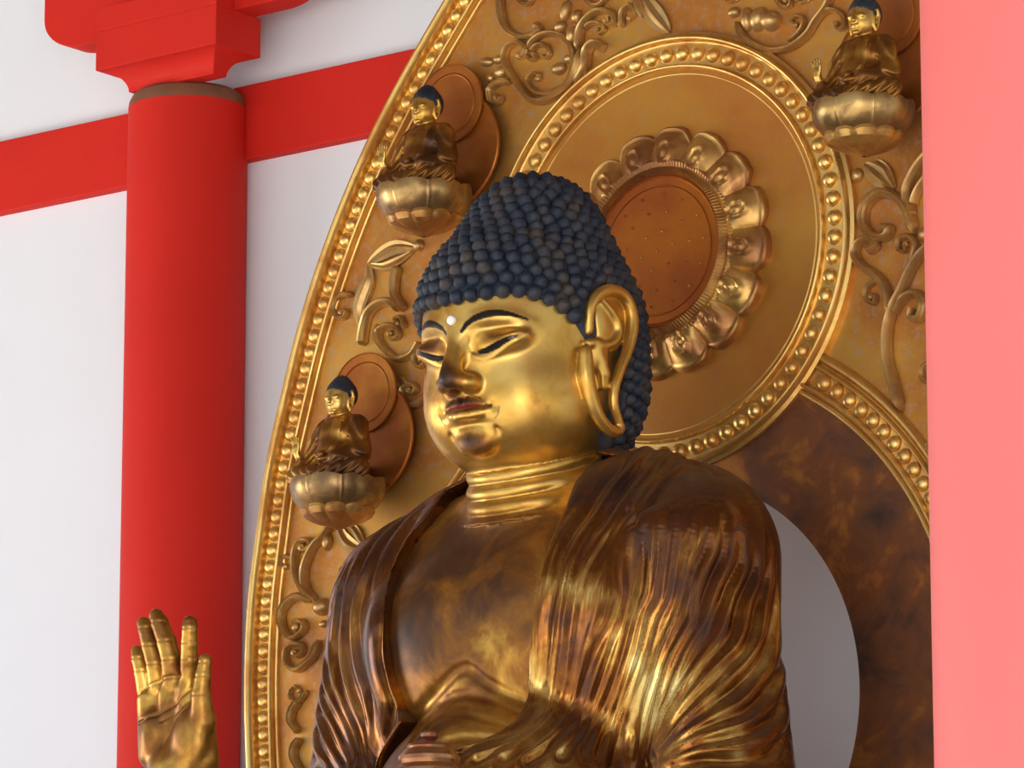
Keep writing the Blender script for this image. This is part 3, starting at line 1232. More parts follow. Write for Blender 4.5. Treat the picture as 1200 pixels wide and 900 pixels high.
_l = dict(
    brow=traced([(541, 388), (546, 380), (555, 373), (568, 368), (584, 366), (600, 368), (618, 374)]),
    slit=traced([(554, 411), (560, 412.5), (568, 411.5), (578, 407), (590, 400), (600, 395), (611, 391)]),
    lid=traced([(550, 404), (555, 393), (565, 386), (582, 382), (598, 382), (616, 386)]),
    low=traced([(556, 418), (566, 420.5), (578, 417), (592, 409), (606, 400)]),
    mouth=[(0, .742, 3.4775), (.012, .741, 3.4765), (.030, .735, 3.4785), (.048, .728, 3.4775), (.062, .716, 3.482)],
    ulip=[(0, .736, 3.486), (.010, .737, 3.489), (.028, .731, 3.488), (.046, .724, 3.485), (.060, .713, 3.482)],
    llip=[(0, .735, 3.466), (.018, .732, 3.466), (.038, .725, 3.469), (.056, .715, 3.478)],
    chin=[(.056, .703, 3.450), (.063, .700, 3.432), (.060, .700, 3.407), (.044, .702, 3.388), (.020, .704, 3.378), (0, .705, 3.376)],
    must=traced([(540, 467), (552, 463), (562, 466), (570, 474), (580, 471), (585, 476), (583, 486), (580, 490)]))
BROW, SLIT, MOUTH, ULIP, LLIP, MOUST = _l['brow'], _l['slit'], _l['mouth'], _l['ulip'], _l['llip'], _l['must']
LINES.update(_l)


def torso(p):
    q = sym(p)
    q[:, 0] = np.where(p[:, 0] > .10, p[:, 0] + .19 * (p[:, 0] - .10), q[:, 0])   # the left arm is held closer
    q[:, 2] = q[:, 2] - .034 * np.clip((p[:, 0] - .06) / .22, 0, 1) * np.clip((p[:, 2] - 2.9) / .3, 0, 1)
    d = ell(q, (0, .40, 2.99), (.44, .30, .37))
    d = smin(d, cap(q, (0, .40, 3.17), (.37, .38, 3.15), .150, .165), .10)
    d = smin(d, cap(q, (.0, .46, 3.27), (.22, .40, 3.24), .115, .115), .09)
    d = smin(d, cap(q, (.425, .40, 3.12), (.475, .42, 2.55), .140, .170), .07)
    d = smin(d, ell(q, (.155, .555, 3.03), (.190, .135, .165)), .05)
    d = smin(d, ell(q, (0, .54, 2.62), (.34, .30, .28)), .05)
    d = smin(d, cap(q, (.49, .44, 2.50), (.40, .78, 2.34), .16, .13), .08)
    return d


def f_torso(P): return torso(xfz(P))


def f_bare(P):
    p = xfz(P)
    h = head_sdf(p)
    t = torso(p)
    # pectoral fold, belly folds
    m = (np.abs(t) < .10) & (p[:, 1] > .5)
    if m.any():
        s = p[m]
        e = t[m]
        for pts, A_, w_ in BELLY:
            dd = pld(s, pts)
            e = e + A_ * np.exp(-(dd / w_) ** 2)
        t[m] = e
    return smin(h, t, .020)


# belly and chest folds, traced then laid on the torso surface
BELLY = []
for px_, A_, w_ in (([(478, 858), (484, 844), (500, 824), (518, 803), (532, 788), (546, 783), (556, 789), (568, 800), (592, 813), (616, 822), (640, 826)], .020, .011),
                    ([(484, 866), (496, 842), (510, 826), (526, 817), (544, 813), (566, 816), (588, 824), (612, 836), (630, 842)], .012, .009),
                    ([(494, 862), (504, 848), (518, 840), (538, 836), (560, 840), (584, 847), (606, 856)], .009, .008),
                    ([(500, 880), (516, 869), (536, 864), (560, 864), (590, 870)], .014, .010)):
    H, er = trace(px_, f_torso)
    BELLY.append((np.stack([H[:, 0], -H[:, 1], H[:, 2]], 1).tolist(), A_, w_))


Q = 1.0      # grid coarseness; 1 = full detail

V1, F1 = mesh_sdf(f_bare, (-.27, -.84, 3.24), (.27, -.27, 3.80), .0030 * Q)
V2, F2 = mesh_sdf(f_bare, (-.45, -.95, 2.55), (.45, -.25, 3.2435), .0055 * Q)


# raised right hand: palm to the front, fingers up, forearm running back down to the elbow
HY = -1.03


def Hn(px, py, df=0.0):
    q = hy(px, py, HY - df)
    return (q[0], -q[1], q[2])


hand_parts = [
    # little, ring, middle, index finger, thumb:  (px, py, forward, radius)
    [(171, 808, .0, .0195), (166.5, 787, .010, .0168), (162.5, 772, .014, .0152), (160.5, 763, .012, .0125)],
    [(185, 802, .0, .0215), (182, 779, .012, .0195), (176, 757, .018, .0182), (171, 737, .020, .0168), (168.5, 731, .020, .0148)],
    [(203, 799, .0, .0230), (201, 774, .012, .0222), (195, 752, .018, .0205), (187, 730, .022, .0185), (183.5, 722, .022, .0160)],
    [(222, 794, .0, .0205), (222, 773, .014, .0188), (222, 754, .024, .0176), (222.5, 737, .030, .0165), (222.5, 730, .030, .0152)],
    [(238, 845, .012, .028), (236, 815, .026, .0205), (238, 793, .030, .0165), (240, 777, .030, .0135), (240.5, 773, .030, .0125)],
]
PALM = []
for fing in hand_parts:
    PALM.append([(Hn(a, b_, c), r_) for a, b_, c, r_ in fing])
wr = Hn(211, 908, -.015)
elbow = (-.62, .62, 2.30)


def f_hand(P):
    p = xfz(P)
    d = None
    for i, fg in enumerate(PALM):
        pts = [a for a, _ in fg]
        rs_ = [r for _, r in fg]
        e = chain(p, pts, rs_, .004)
        # finger creases
        for a, r in fg[1:-1]:
            e = e + .0014 * np.exp(-((p[:, 2] - a[2]) / .0026) ** 2) * (p[:, 1] > a[1])
        d = e if d is None else smin(d, e, .0035)
    palm = chain(p, [Hn(175, 820), Hn(181, 884, -.008)], [.026, .034])
    palm = smin(palm, chain(p, [Hn(200, 814, -.006), Hn(205, 890, -.010)], [.028, .036]), .02)
    palm = smin(palm, chain(p, [Hn(221, 808, -.006), Hn(228, 890, -.012)], [.027, .036]), .02)
    palm = smin(palm, chain(p, [Hn(236, 840, -.002), Hn(238, 892, -.012)], [.028, .034]), .02)
    palm = smin(palm, ell(p, Hn(222, 865, .020), (.046, .026, .058)), .015)      # thenar pad
    palm = smin(palm, ell(p, Hn(180, 862, .014), (.028, .024, .052)), .015)      # heel of the hand
    d = smin(d, palm, .010)
    for pts, A_, w_ in (([Hn(163, 848, .02), Hn(184, 838, .024), Hn(206, 822, .024), Hn(224, 802, .02)], .005, .0035),
                        ([Hn(188, 845, .026), Hn(207, 832, .028), Hn(226, 812, .024)], .004, .003),
                        ([Hn(190, 888, .03), Hn(190, 868, .032), Hn(200, 846, .032), Hn(218, 826, .03)], .0045, .0035),
                        ([Hn(157, 817, .02), Hn(170, 805, .024), Hn(190, 795, .026), Hn(210, 790, .024)], .004, .004)):
        q0 = p.copy(); q0[:, 1] *= .35
        d = d + A_ * np.exp(-(pld(q0, [(a, b_ * .35, c) for a, b_, c in pts]) / w_) ** 2)
    arm = cap(p, (wr[0], wr[1], wr[2]), (wr[0] + .012, wr[1] - .03, wr[2] - .06), .067, .067)
    arm = smin(arm, cap(p, (wr[0] + .012, wr[1] - .03, wr[2] - .06), elbow, .067, .080), .03)
    return smin(d, arm, .022)


V3, F3 = mesh_sdf(f_hand, (-.70, -1.16, 2.66), (-.34, -.90, 3.08), .0024 * Q)


def sleeve_tube():
    # forearm below the frame, kept as one skin with the hand
    V4, F4 = mesh_sdf(f_hand, (-.80, -1.20, 2.20), (-.32, -.50, 2.664), .009)
    return V4, F4


V4, F4 = sleeve_tube()

# left hand, open in the lap under the medicine jar (just below the frame)
JQ = hx(503, 890, .08)
JX, JF, JZ = .08, -JQ[1], hx(494, 860, .08)[2]


def f_left(P):
    p = xfz(P)
    zb_ = JZ - .225
    d = ell(p, (JX, JF, zb_), (.085, .062, .026))
    for k in range(4):
        fy = JF + .048 - k * .030
        d = smin(d, chain(p, [(JX - .06, fy, zb_), (JX - .115, fy + .004, zb_ + .006), (JX - .150, fy + .006, zb_ + .020)], [.020, .0170, .0135], .004), .006)
    d = smin(d, chain(p, [(JX + .04, JF + .04, zb_), (JX + .005, JF + .092, zb_ + .020), (JX - .03, JF + .098, zb_ + .045)], [.024, .018, .014], .004), .010)
    d = smin(d, cap(p, (JX + .06, JF - .01, zb_), (.52, JF - .22, zb_ - .03), .045, .07), .03)
    return d


V5, F5 = mesh_sdf(f_left, (-.12, -JF - .14, JZ - .32), (.62, -JF + .40, JZ - .10), .007)
VB = np.concatenate([V1, V2, V3, V4, V5])
o1 = len(V1); o2 = o1 + len(V2); o3 = o2 + len(V3)
FB = np.concatenate([F1, F2 + o1, F3 + o2, F4 + o3, F5 + o3 + len(V4)])

# painted details and wear, per vertex
pb = xfz(VB.astype(np.float32))
qs = sym(pb)
paint = np.zeros((len(VB), 4), np.float32)


def lay(mask, col):
    mask = np.clip(mask, 0, 1)[:, None]
    a = paint[:, 3:4]
    na = np.maximum(a, mask)
    paint[:, :3] = paint[:, :3] * (1 - mask) + np.array(col) * mask
    paint[:, 3:4] = na


near = (qs[:, 1] > .6) & (qs[:, 2] > 3.33) & (qs[:, 0] < .2)
sub = np.where(near)[0]
s = qs[sub]


def soft(d, w, e=.0015):
    return np.clip((w - d) / e + .5, 0, 1)


def lay_sub(mask, col):
    full = np.zeros(len(VB), np.float32)
    full[sub] = mask
    lay(full, col)


DK = (.020, .014, .012)
db = pld(s, BROW)
tt = np.clip((s[:, 0] - .022) / .115, 0, 1)
lay_sub(soft(db, .0022 + .0062 * np.sin(np.pi * np.clip(tt * .85 + .1, 0, 1)), .002), DK)
ds = pld(s, SLIT)
te = np.clip((s[:, 0] - .038) / .10, 0, 1)
lay_sub(soft(ds, .0016 + .0062 * np.maximum(np.sin(np.pi * te), 0) ** .7, .0015), (.018, .013, .013))
sl = np.array(SLIT)
lay_sub(soft(pld(s, [(sl[4] + sl[5]) / 2, sl[5] * .6 + sl[6] * .4]), .0018, .001) * .7, (.42, .34, .30))
lay_sub(soft(pld(s, [sl[0] * .6 + sl[1] * .4, sl[1]]), .0015, .001) * .6, (.35, .28, .25))
# lips: vermilion on the upper lip, dark line at the parting and the small moustache
def flat_xz(P):
    P = np.array(P, dtype=float).copy(); P[:, 1] = 0
    return P


sz = s.copy(); sz[:, 1] = 0
onf = (s[:, 1] > .69)
zup = np.interp(s[:, 0], [a[0] for a in MOUTH], [a[2] for a in MOUTH])
uph = np.interp(s[:, 0], [0, .012, .03, .05, .062], [.0085, .0105, .0085, .0045, .0])
lay_sub(((s[:, 2] > zup) & (s[:, 2] < zup + uph) & onf & (s[:, 0] < .062)) * .8, (.26, .022, .014))
lay_sub(soft(pld(sz, flat_xz(MOUTH)), .0020, .0015) * .9 * onf, (.02, .008, .006))
lay_sub(soft(pld(s, MOUST), .0016, .0014) * .85, (.03, .016, .012))
GO = [(0, .74, 3.430), (.004, .74, 3.424), (-.002, .74, 3.418), (.003, .74, 3.412)]
sx = pb[sub]
lay_sub(soft(pld(np.stack([sx[:, 0], sx[:, 1] * 0, sx[:, 2]], 1), flat_xz(GO)), .0012, .0012) * .7 * (sx[:, 1] > .69), (.04, .02, .014))

pat = np.full(len(VB), .62, np.float32)
pat[:o1] = .10
pat[o2:] = .42
# darker tone on the nose, lips, chin boss, eyelids and forehead
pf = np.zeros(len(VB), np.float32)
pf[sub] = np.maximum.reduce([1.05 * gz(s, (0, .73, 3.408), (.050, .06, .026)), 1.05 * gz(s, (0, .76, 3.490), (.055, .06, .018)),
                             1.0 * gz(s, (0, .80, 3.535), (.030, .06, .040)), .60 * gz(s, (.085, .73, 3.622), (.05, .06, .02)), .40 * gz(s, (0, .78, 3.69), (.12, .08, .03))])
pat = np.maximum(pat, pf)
zz = VB[:, 2]
tr = np.clip((3.33 - zz) / .10, 0, 1)
pat[:o2] = np.maximum(pat[:o2] * 0 + pat[:o2] * (np.arange(o2) < o1), (.12 + (.58 - .12) * tr[:o2]))
fing = (np.arange(len(VB)) >= o2) & (zz > 3.02)
pat[fing] = .5

statue = empty('great_seated_statue', (0, -.45, 1.25), 'colossal gilded seated figure with blue-black curled hair and raised right palm', 'statue')
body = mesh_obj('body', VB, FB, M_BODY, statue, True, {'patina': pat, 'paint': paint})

# ---- hair cap
def hair_base(p):
    q = sym(p)
    d = ell(q, (0, .505, 3.685), (.216, .276, .243))
    d = smin(d, ell(q, (0, .440, 3.560), (.200, .200, .190)), .05)
    d = smin(d, ell(q, (0, .490, 3.875), (.140, .150, .145)), .06)
    return d


HLINE = [(-.05, 3.712), (.05, 3.714), (.10, 3.714), (.135, 3.706), (.165, 3.682), (.185, 3.650), (.198, 3.630)]


def hair_cut(p):
    """<0 where hair grows"""
    q = sym(p)
    x, f, z = q[:, 0], q[:, 1], q[:, 2]
    # lower edge as a function of the angle round the head, from the brow to the nape
    ang_ = np.degrees(np.arctan2(x, f - .50))
    zl = np.interp(ang_, [0, 10, 22, 30, 40, 50, 60, 68, 74, 78, 84, 96, 104, 112, 125, 180],
                   [3.7005, 3.702, 3.708, 3.712, 3.704, 3.690, 3.668, 3.632, 3.612, 3.612, 3.640, 3.66, 3.60, 3.47, 3.41, 3.39])
    return (zl - z)


def f_hair(P):
    p = xfz(P)
    return smax(hair_base(p), hair_cut(p) * .8, .010)


VH, FH = mesh_sdf(f_hair, (-.27, -.84, 3.34), (.27, -.20, 4.06), .0055 * Q)
hair = mesh_obj('hair', VH, FH, M_HAIR, statue)

# snail-shell curls, set in rows round the head
def curl_mesh():
    V, F = [], []
    NU_, NV_ = 16, 11
    for j in range(NV_ + 1):
        th = j / NV_ * math.pi * .78
        for i in range(NU_):
            ph = 2 * math.pi * i / NU_
            g = 1 + .055 * math.cos(ph - th * 7.0) * min(1, th * 1.6)
            r = math.sin(th) * g
            z = math.cos(th) * (1.0 + .12 * math.exp(-(th / .35) ** 2))
            V.append((r * math.cos(ph), r * math.sin(ph), z))
    for j in range(NV_):
        for i in range(NU_):
            F.append((j * NU_ + i, (j + 1) * NU_ + i, (j + 1) * NU_ + (i + 1) % NU_, j * NU_ + (i + 1) % NU_))
    return np.array(V), F


CV, CF = curl_mesh()
C0 = np.array([0, .485, 3.66])


def hair_pt(dirs):
    """surface point of the hair mass along directions from the middle of the head"""
    lo_ = np.full(len(dirs), .05); hi_ = np.full(len(dirs), .6)
    for _ in range(26):
        mid_ = (lo_ + hi_) / 2
        q = (C0 + dirs * mid_[:, None]).astype(np.float32)
        ins = hair_base(q) < 0
        lo_ = np.where(ins, mid_, lo_); hi_ = np.where(ins, hi_, mid_)
    return C0 + dirs * lo_[:, None]


# profile in the side plane gives evenly spaced latitudes
el = np.radians(np.linspace(-40, 89.5, 600))
azs = math.radians(50)
prof_ = hair_pt(np.stack([np.cos(el) * math.sin(azs), np.cos(el) * math.cos(azs), np.sin(el)], 1))
ds_ = np.concatenate([[0], np.cumsum(np.linalg.norm(np.diff(prof_, axis=0), axis=1))])
step_ = .0258
rows = np.interp(np.arange(.005, ds_[-1], step_), ds_, el)
curls = []
for ri, e_ in enumerate(rows):
    az = np.radians(np.linspace(0, 360, 721))
    P_ = hair_pt(np.stack([np.cos(e_) * np.sin(az), np.cos(e_) * np.cos(az), np.full_like(az, np.sin(e_))], 1))
    cl = np.concatenate([[0], np.cumsum(np.linalg.norm(np.diff(P_, axis=0), axis=1))])
    nn = max(1, round(cl[-1] / .0335))
    for k in range(nn):
        s_ = ((k + .5 * (ri % 2) + random.uniform(-.06, .06)) / nn % 1) * cl[-1]
        a = np.interp(s_, cl, az)
        curls.append((e_ + random.uniform(-.006, .006), a))
curls = np.array(curls)
D_ = np.stack([np.cos(curls[:, 0]) * np.sin(curls[:, 1]), np.cos(curls[:, 0]) * np.cos(curls[:, 1]), np.sin(curls[:, 0])], 1)
CP = hair_pt(D_)
keep = hair_cut(CP.astype(np.float32)) < -.006
CP = CP[keep]
# a row that follows the hairline
edge = []
for a in np.arange(-71, 72, 4.0):
    zl = None
    e2 = np.radians(np.linspace(-25, 40, 260))
    ar = math.radians(a)
    Pq = hair_pt(np.stack([np.cos(e2) * math.sin(ar), np.cos(e2) * math.cos(ar), np.sin(e2)], 1))
    hc = hair_cut(Pq.astype(np.float32))
    i_ = np.argmax(hc < -.009)
    edge.append(Pq[i_])
edge = resample(np.array(edge), .003)
cl = np.concatenate([[0], np.cumsum(np.linalg.norm(np.diff(edge, axis=0), axis=1))])
ne = round(cl[-1] / .0325)
ED = np.stack([np.interp(np.linspace(0, cl[-1], ne), cl, edge[:, i]) for i in range(3)], 1)
dm = np.linalg.norm(CP[:, None] - ED[None], axis=2).min(1)
CP = np.concatenate([ED, CP[dm > .0235]])


def grad(fn, P, h=.002):
    g = np.stack([fn((P + np.eye(3)[i] * h).astype(np.float32)) - fn((P - np.eye(3)[i] * h).astype(np.float32)) for i in range(3)], 1)
    return g / (np.linalg.norm(g, axis=1, keepdims=True) + 1e-9)


# fill the gaps and even out the spacing
RD = RNG.normal(size=(30000, 3)); RD /= np.linalg.norm(RD, axis=1, keepdims=True)
RP = hair_pt(RD)
RP = RP[hair_cut(RP.astype(np.float32)) < -.012]
RP = RP[:9000]
kk = len(ED)
for q_ in RP:
    if ((CP - q_) ** 2).sum(1).min() > .0245 ** 2:
        CP = np.concatenate([CP, q_[None]])
for _ in range(10):
    df_ = CP[:, None] - CP[None]
    dd_ = np.sqrt((df_ ** 2).sum(2)) + np.eye(len(CP))
    w_ = np.clip(.0305 - dd_, 0, None) / dd_ * .35
    mv = (df_ * w_[..., None]).sum(1)
    mv[:kk] = 0
    CP = CP + mv
    dr = CP - C0
    CP[kk:] = hair_pt(dr / np.linalg.norm(dr, axis=1, keepdims=True))[kk:]
ok = (hair_cut(CP.astype(np.float32)) < -.007) | (np.arange(len(CP)) < kk)
ea = ear_fields(sym(CP.astype(np.float32)))
ins = (np.abs(CP[:, 0]) > .15) & (((CP[:, 1] - EARC[1] + .004) / .050) ** 2 + ((CP[:, 2] - EARC[2] + .01) / .070) ** 2 < 1)
CP = CP[ok & (ea > .004) & ~ins]
CN = grad(hair_base, CP)
WP = np.stack([CP[:, 0], -CP[:, 1], CP[:, 2]], 1)
WN = np.stack([CN[:, 0], -CN[:, 1], CN[:, 2]], 1)
view = (CAM - WP); view /= np.linalg.norm(view, axis=1, keepdims=True)
facing = (view * WN).sum(1)
order = np.argsort(-facing)
cm = bpy.data.meshes.new('curl')
cm.from_pydata([tuple(v) for v in CV], [], CF)
cm.polygons.foreach_set('use_smooth', np.ones(len(cm.polygons), bool))
cm.materials.append(M_HAIR)
off_h = Vector((0, -.45, 1.25))
m = MB()
for rank, i in enumerate(order):
    nrm = Vector(WN[i])
    top = max(0, (WP[i][2] - 3.70) / .3)
    size = (.0164 + .0026 * min(1, top)) * random.uniform(.93, 1.08)
    qrot = nrm.to_track_quat('Z', 'Y') @ __import__('mathutils').Quaternion((0, 0, 1), random.uniform(0, 6.28))
    pos = Vector(WP[i]) - nrm * size * .15
    if rank < 100:
        o = bpy.data.objects.new('curl', cm)
        COL.objects.link(o)
        o.parent = hair
        o.location = pos
        o.rotation_mode = 'QUATERNION'
        o.rotation_quaternion = qrot
        o.scale = (size, size, size * 1.08)
    else:
        R3 = np.array(qrot.to_matrix())
        m.add((CV * [size, size, size * 1.08]) @ R3.T + np.array(pos), CF)
rest_c = m.build('curl', M_HAIR, None)
rest_c.parent = hair
rest_c['kind'] = 'stuff'

# forehead crystal
c = hx(529.5, 375.5, 0)
uy = -.783
q = trace([(529.5, 375.5)], f_bare)[0][0]
b = MB()
b.lathe([(.0105, -.006), (.0105, .003), (.0092, .0066), (.0060, .0088), (.0012, .0096)], (q[0], q[1] + .001, q[2]), 28, 'y')
b.build('forehead_jewel', M_CRYSTAL, statue)

# ---- robe
def shell(p):
    return torso(p) - .020


def f_shell(P): return shell(xfz(P))


# fold valleys traced in the photograph
VAL = [
 # lapel on the figure's left breast
 [(744,524),(728,546),(712,568),(696,594),(680,616),(666,638),(658,660),(652,690),(646,720),(643,760),(639,800),(636,824),(626,844),(612,856),(596,866),(570,876),(540,884)],
 [(772,528),(756,546),(732,572),(718,592),(704,616),(688,640),(676,664),(670,692),(666,720),(662,760),(658,796),(650,828),(636,848),(620,862),(596,876),(560,890)],
 [(790,534),(772,550),(752,580),(728,614),(704,644),(688,672),(680,700),(675,732),(670,770),(664,804),(654,832),(640,852),(616,872),(590,888)],
 [(800,536),(786,550),(770,568),(752,590)],
 # edge of the outer layer
 [(838,556),(816,546),(800,553),(784,566),(770,584),(758,601),(740,618),(730,634),(726,650),(725,676),(725,700),(718,728),(704,756),(692,786),(685,816),(678,838),(664,858),(644,878),(620,892)],
 # folds of the sleeve gathering at the elbow
 [(738,630),(733,664),(729,700),(720,740),(712,770),(700,804),(688,832),(674,860),(656,884)],
 [(758,608),(756,644),(753,680),(741,720),(732,756),(724,786),(714,816),(700,848),(684,880)],
 [(777,614),(774,660),(770,700),(757,724),(748,756),(738,786),(724,824),(712,848),(698,884)],
 [(793,612),(790,648),(784,680),(780,704),(768,726),(760,764),(750,796),(738,832),(728,860),(716,896)],
 [(816,606),(806,636),(800,660),(796,692),(784,722),(770,760),(760,794),(752,816),(746,844),(740,884)],
 [(828,604),(826,640),(816,664),(806,692),(802,726),(790,750),(778,776),(770,810),(763,848),(757,892)],
 [(845,608),(848,640),(838,664),(828,690),(820,728),(806,752),(792,780),(780,816),(772,844),(762,892)],
 [(864,632),(862,664),(850,690),(838,714),(824,744),(808,774),(790,820),(780,838),(767,886)],
 [(879,638),(881,668),(866,704),(858,746),(840,770),(820,792),(800,814),(784,840),(769,876)],
 [(898,634),(899,668),(888,706),(882,734),(868,760),(844,784),(820,816),(796,842),(773,878)],
 [(907,658),(909,700),(900,760),(884,786),(860,808),(832,826),(808,848),(778,880)],
 [(918,716),(915,768),(908,798),(894,816),(870,838),(840,850),(810,862),(782,884)],
 [(922,800),(914,832),(890,850),(852,862),(820,870),(792,882)],
 [(924,850),(916,870),(900,884),(860,890),(820,890),(788,898)],
 # drape over the figure's right shoulder
 [(540,570),(526,580),(512,588),(492,604),(478,622),(464,646),(456,668),(448,700),(446,732),(446,780),(454,810),(460,832),(458,862)],
 [(520,582),(500,594),(480,608),(460,628),(448,644),(436,668),(426,696),(421,722),(422,746),(426,776),(434,806),(440,840),(440,870)],
 [(490,598),(464,616),(440,636),(426,660),(416,688),(410,722),(409,764),(414,800),(424,828),(434,852),(438,890)],
 [(456,618),(434,634),(418,654),(406,680),(400,714),(396,760),(400,796),(410,828),(424,862),(430,895)],
 [(430,640),(414,658),(400,684),(391,714),(382,760),(386,796),(398,824),(414,856),(424,895)],
 [(404,670),(388,702),(376,745),(376,790),(386,820),(400,848),(416,886)],
 [(372,770),(364,798),(367,824),(384,852),(404,892)],
 [(358,820),(362,838),(376,864),(396,900)],
 [(350,868),(362,880),(380,902)],
]
OPEN_L = [(566, 556), (548, 564), (526, 576), (512, 594), (496, 614), (480, 630), (470, 648), (460, 668), (453, 696), (450, 722), (450, 760), (454, 788), (460, 810), (468, 830), (474, 846)]
OPEN_R = [(726, 534), (708, 540), (690, 550), (676, 566), (666, 592), (656, 614), (645, 640), (638, 664), (632, 695), (626, 728), (622, 768), (621, 800), (617, 825), (606, 845), (588, 858), (565, 868), (540, 876), (516, 882)]


def lay_on(px_, fn=f_shell):
    H, er = trace(px_, fn)
    return H


hl = lay_on(OPEN_L); hr_ = lay_on(OPEN_R)
# opening of the robe as a polygon seen from the front (x, z)
poly = [(-.10, 3.55), (-.13, 3.36)] + [(p_[0], p_[2]) for p_ in hl] + [(-.34, 2.72), (-.20, 2.70)] + [(p_[0], p_[2]) for p_ in hr_[::-1]] + [(.16, 3.40), (.12, 3.55)]
poly = np.array(poly)


def poly_sd(x, z, P):
    """signed distance, negative inside"""
    d = np.full(len(x), 1e9)
    inside = np.zeros(len(x), bool)
    n_ = len(P)
    for i in range(n_):
        a = P[i]; b_ = P[(i + 1) % n_]
        e = b_ - a
        wx, wz = x - a[0], z - a[1]
        t_ = np.clip((wx * e[0] + wz * e[1]) / (e @ e + 1e-12), 0, 1)
        d = np.minimum(d, (wx - e[0] * t_) ** 2 + (wz - e[1] * t_) ** 2)
        c1 = (a[1] <= z) & (b_[1] > z); c2 = (a[1] > z) & (b_[1] <= z)
        cr_ = e[0] * (z - a[1]) - (x - a[0]) * e[1]
        inside ^= (c1 & (cr_ > 0)) | (c2 & (cr_ < 0))
    return np.where(inside, -np.sqrt(d), np.sqrt(d))


def f_robe(P):
    p = xfz(P)
    t = torso(p)
    o_ = t - .030
    m_ = (np.abs(o_) < .12)
    cut = np.full(len(p), -1.0, np.float32)
    s_ = p[m_]
    pd = poly_sd(s_[:, 0], s_[:, 2], poly)
    cut_ = np.where(s_[:, 1] > .36, -pd, -1.0)
    # back of the neck stays open round the throat
    nr = np.sqrt(s_[:, 0] ** 2 + (s_[:, 1] - .47) ** 2)
    cut_ = np.maximum(cut_, (.165 - nr) * (s_[:, 2] > 3.2) - 1.0 * (s_[:, 2] <= 3.2))
    cut[m_] = cut_
    # opening: the solid is cut away, leaving the bare chest in front
    return smax(o_, cut * .8, .010)


VR, FR = mesh_sdf(f_robe, (-.70, -.98, 2.50), (.70, -.03, 3.42), .0036 * Q)

# carve the folds: traced valleys, rounded pleats between neighbouring valleys
NRM = grad(lambda p_: torso(xfz(p_)), VR)
fi = np.where(VR[:, 1] < -.12)[0]
PF = VR[fi].astype(np.float32)
flow = np.zeros((len(VR), 4), np.float32); d1 = np.full(len(fi), 9.0, np.float32); d2 = d1.copy(); am = np.ones(len(fi), np.float32)
for li_, v_ in enumerate(VAL):
    Hs = resample(lay_on(v_), .012).astype(np.float32)
    dl = np.full(len(fi), 9.0, np.float32); al = np.ones(len(fi), np.float32); tl = np.zeros(len(fi), np.float32)
    lo_, hi_ = Hs.min(0) - .09, Hs.max(0) + .09
    sel = np.where(((PF > lo_) & (PF < hi_)).all(1))[0]
    Ps = PF[sel]
    for k in range(len(Hs) - 1):
        dd_, h_ = segd(Ps, Hs[k], Hs[k + 1])
        bt = dd_ < dl[sel]
        ii = sel[bt]
        dl[ii] = dd_[bt]
        al[ii] = min(1, (.6 if li_ < 5 or li_ > 18 else .12) + k / max(1, len(Hs) - 1) / (.3 if li_ < 5 or li_ > 18 else .20))
        tl[ii] = (k + h_[bt]) * .012
    if li_ == 4: dE2 = dl.copy()
    c = dl < d1
    flow[fi[c], 0] = tl[c]; flow[fi[c], 1] = li_ * 1.37
    d2 = np.where(c, d1, np.minimum(d2, dl)); am = np.where(c, al, am); d1 = np.where(c, dl, d1)
sp = d1 + np.minimum(d2, .07)
r_ = np.clip(d1 / sp, 0, .5)
A_ = np.minimum(.88 * sp, .044)
flow[fi, 2] = d1
hgt = A_ * (np.sin(np.pi * r_) ** .60 - 1.0) * am - .012 * np.exp(-(dE2 / .006) ** 2)
edge_pts = np.concatenate([resample(hl, .012), resample(hr_, .012)]).astype(np.float32)
de = np.full(len(fi), 9.0, np.float32)
for k in range(len(edge_pts) - 1):
    if np.linalg.norm(edge_pts[k + 1] - edge_pts[k]) < .03:
        de = np.minimum(de, segd(PF, edge_pts[k], edge_pts[k + 1])[0])
wE = np.clip(1 - de / .012, 0, 1)
hgt = hgt * (1 - wE) + .003 * wE
VR[fi] += NRM[fi] * hgt[:, None]
flow[:, 3] = 1
lc = trace([(720, 790)], f_shell)[0][0]
leafa = np.exp(-((VR[:, 0] - lc[0]) ** 2 + (VR[:, 2] - lc[2]) ** 2) / .24 ** 2)
robe = mesh_obj('robe', VR, FR, M_ROBE, statue, True, {'flow': flow, 'leaf': leafa})

# cuff of the right sleeve below the raised hand
def f_cuff(P):
    p = xfz(P)
    c0 = np.array([wr[0] + .045, wr[1] - .05, wr[2] - .075])
    d = cap(p, c0, (-.50, .62, 2.48), .085, .17)
    d = smin(d, cap(p, c0 + [.05, -.02, -.005], (-.44, .60, 2.55), .07, .15), .05)
    w_ = .006 * np.sin(p[:, 0] * 120 + p[:, 1] * 60)
    return d + w_


VC, FC = mesh_sdf(f_cuff, (-.75, -1.2, 2.25), (-.25, -.45, 2.80), .008 * Q)
mesh_obj('sleeve', VC, FC, M_ROBE, statue, True)

# crossed legs and pedestal below the frame, so the figure sits on something
def f_lap(P):
    p = xfz(P)
    q_ = sym(p)
    d = cap(q_, (.22, .45, 2.36), (.78, .95, 2.22), .24, .19)
    d = smin(d, cap(q_, (.78, .95, 2.22), (.10, 1.10, 2.20), .18, .14), .10)
    d = smin(d, ell(q_, (0, .45, 2.45), (.55, .42, .35)), .10)
    d = smax(smax(d, 2.05 - p[:, 2], .02), p[:, 2] - 2.53, .05)
    sl_ = cap(p, (.50, .52, 2.44), (.22, JF - .09, JZ - .235), .15, .085)
    return smin(d, sl_, .04)


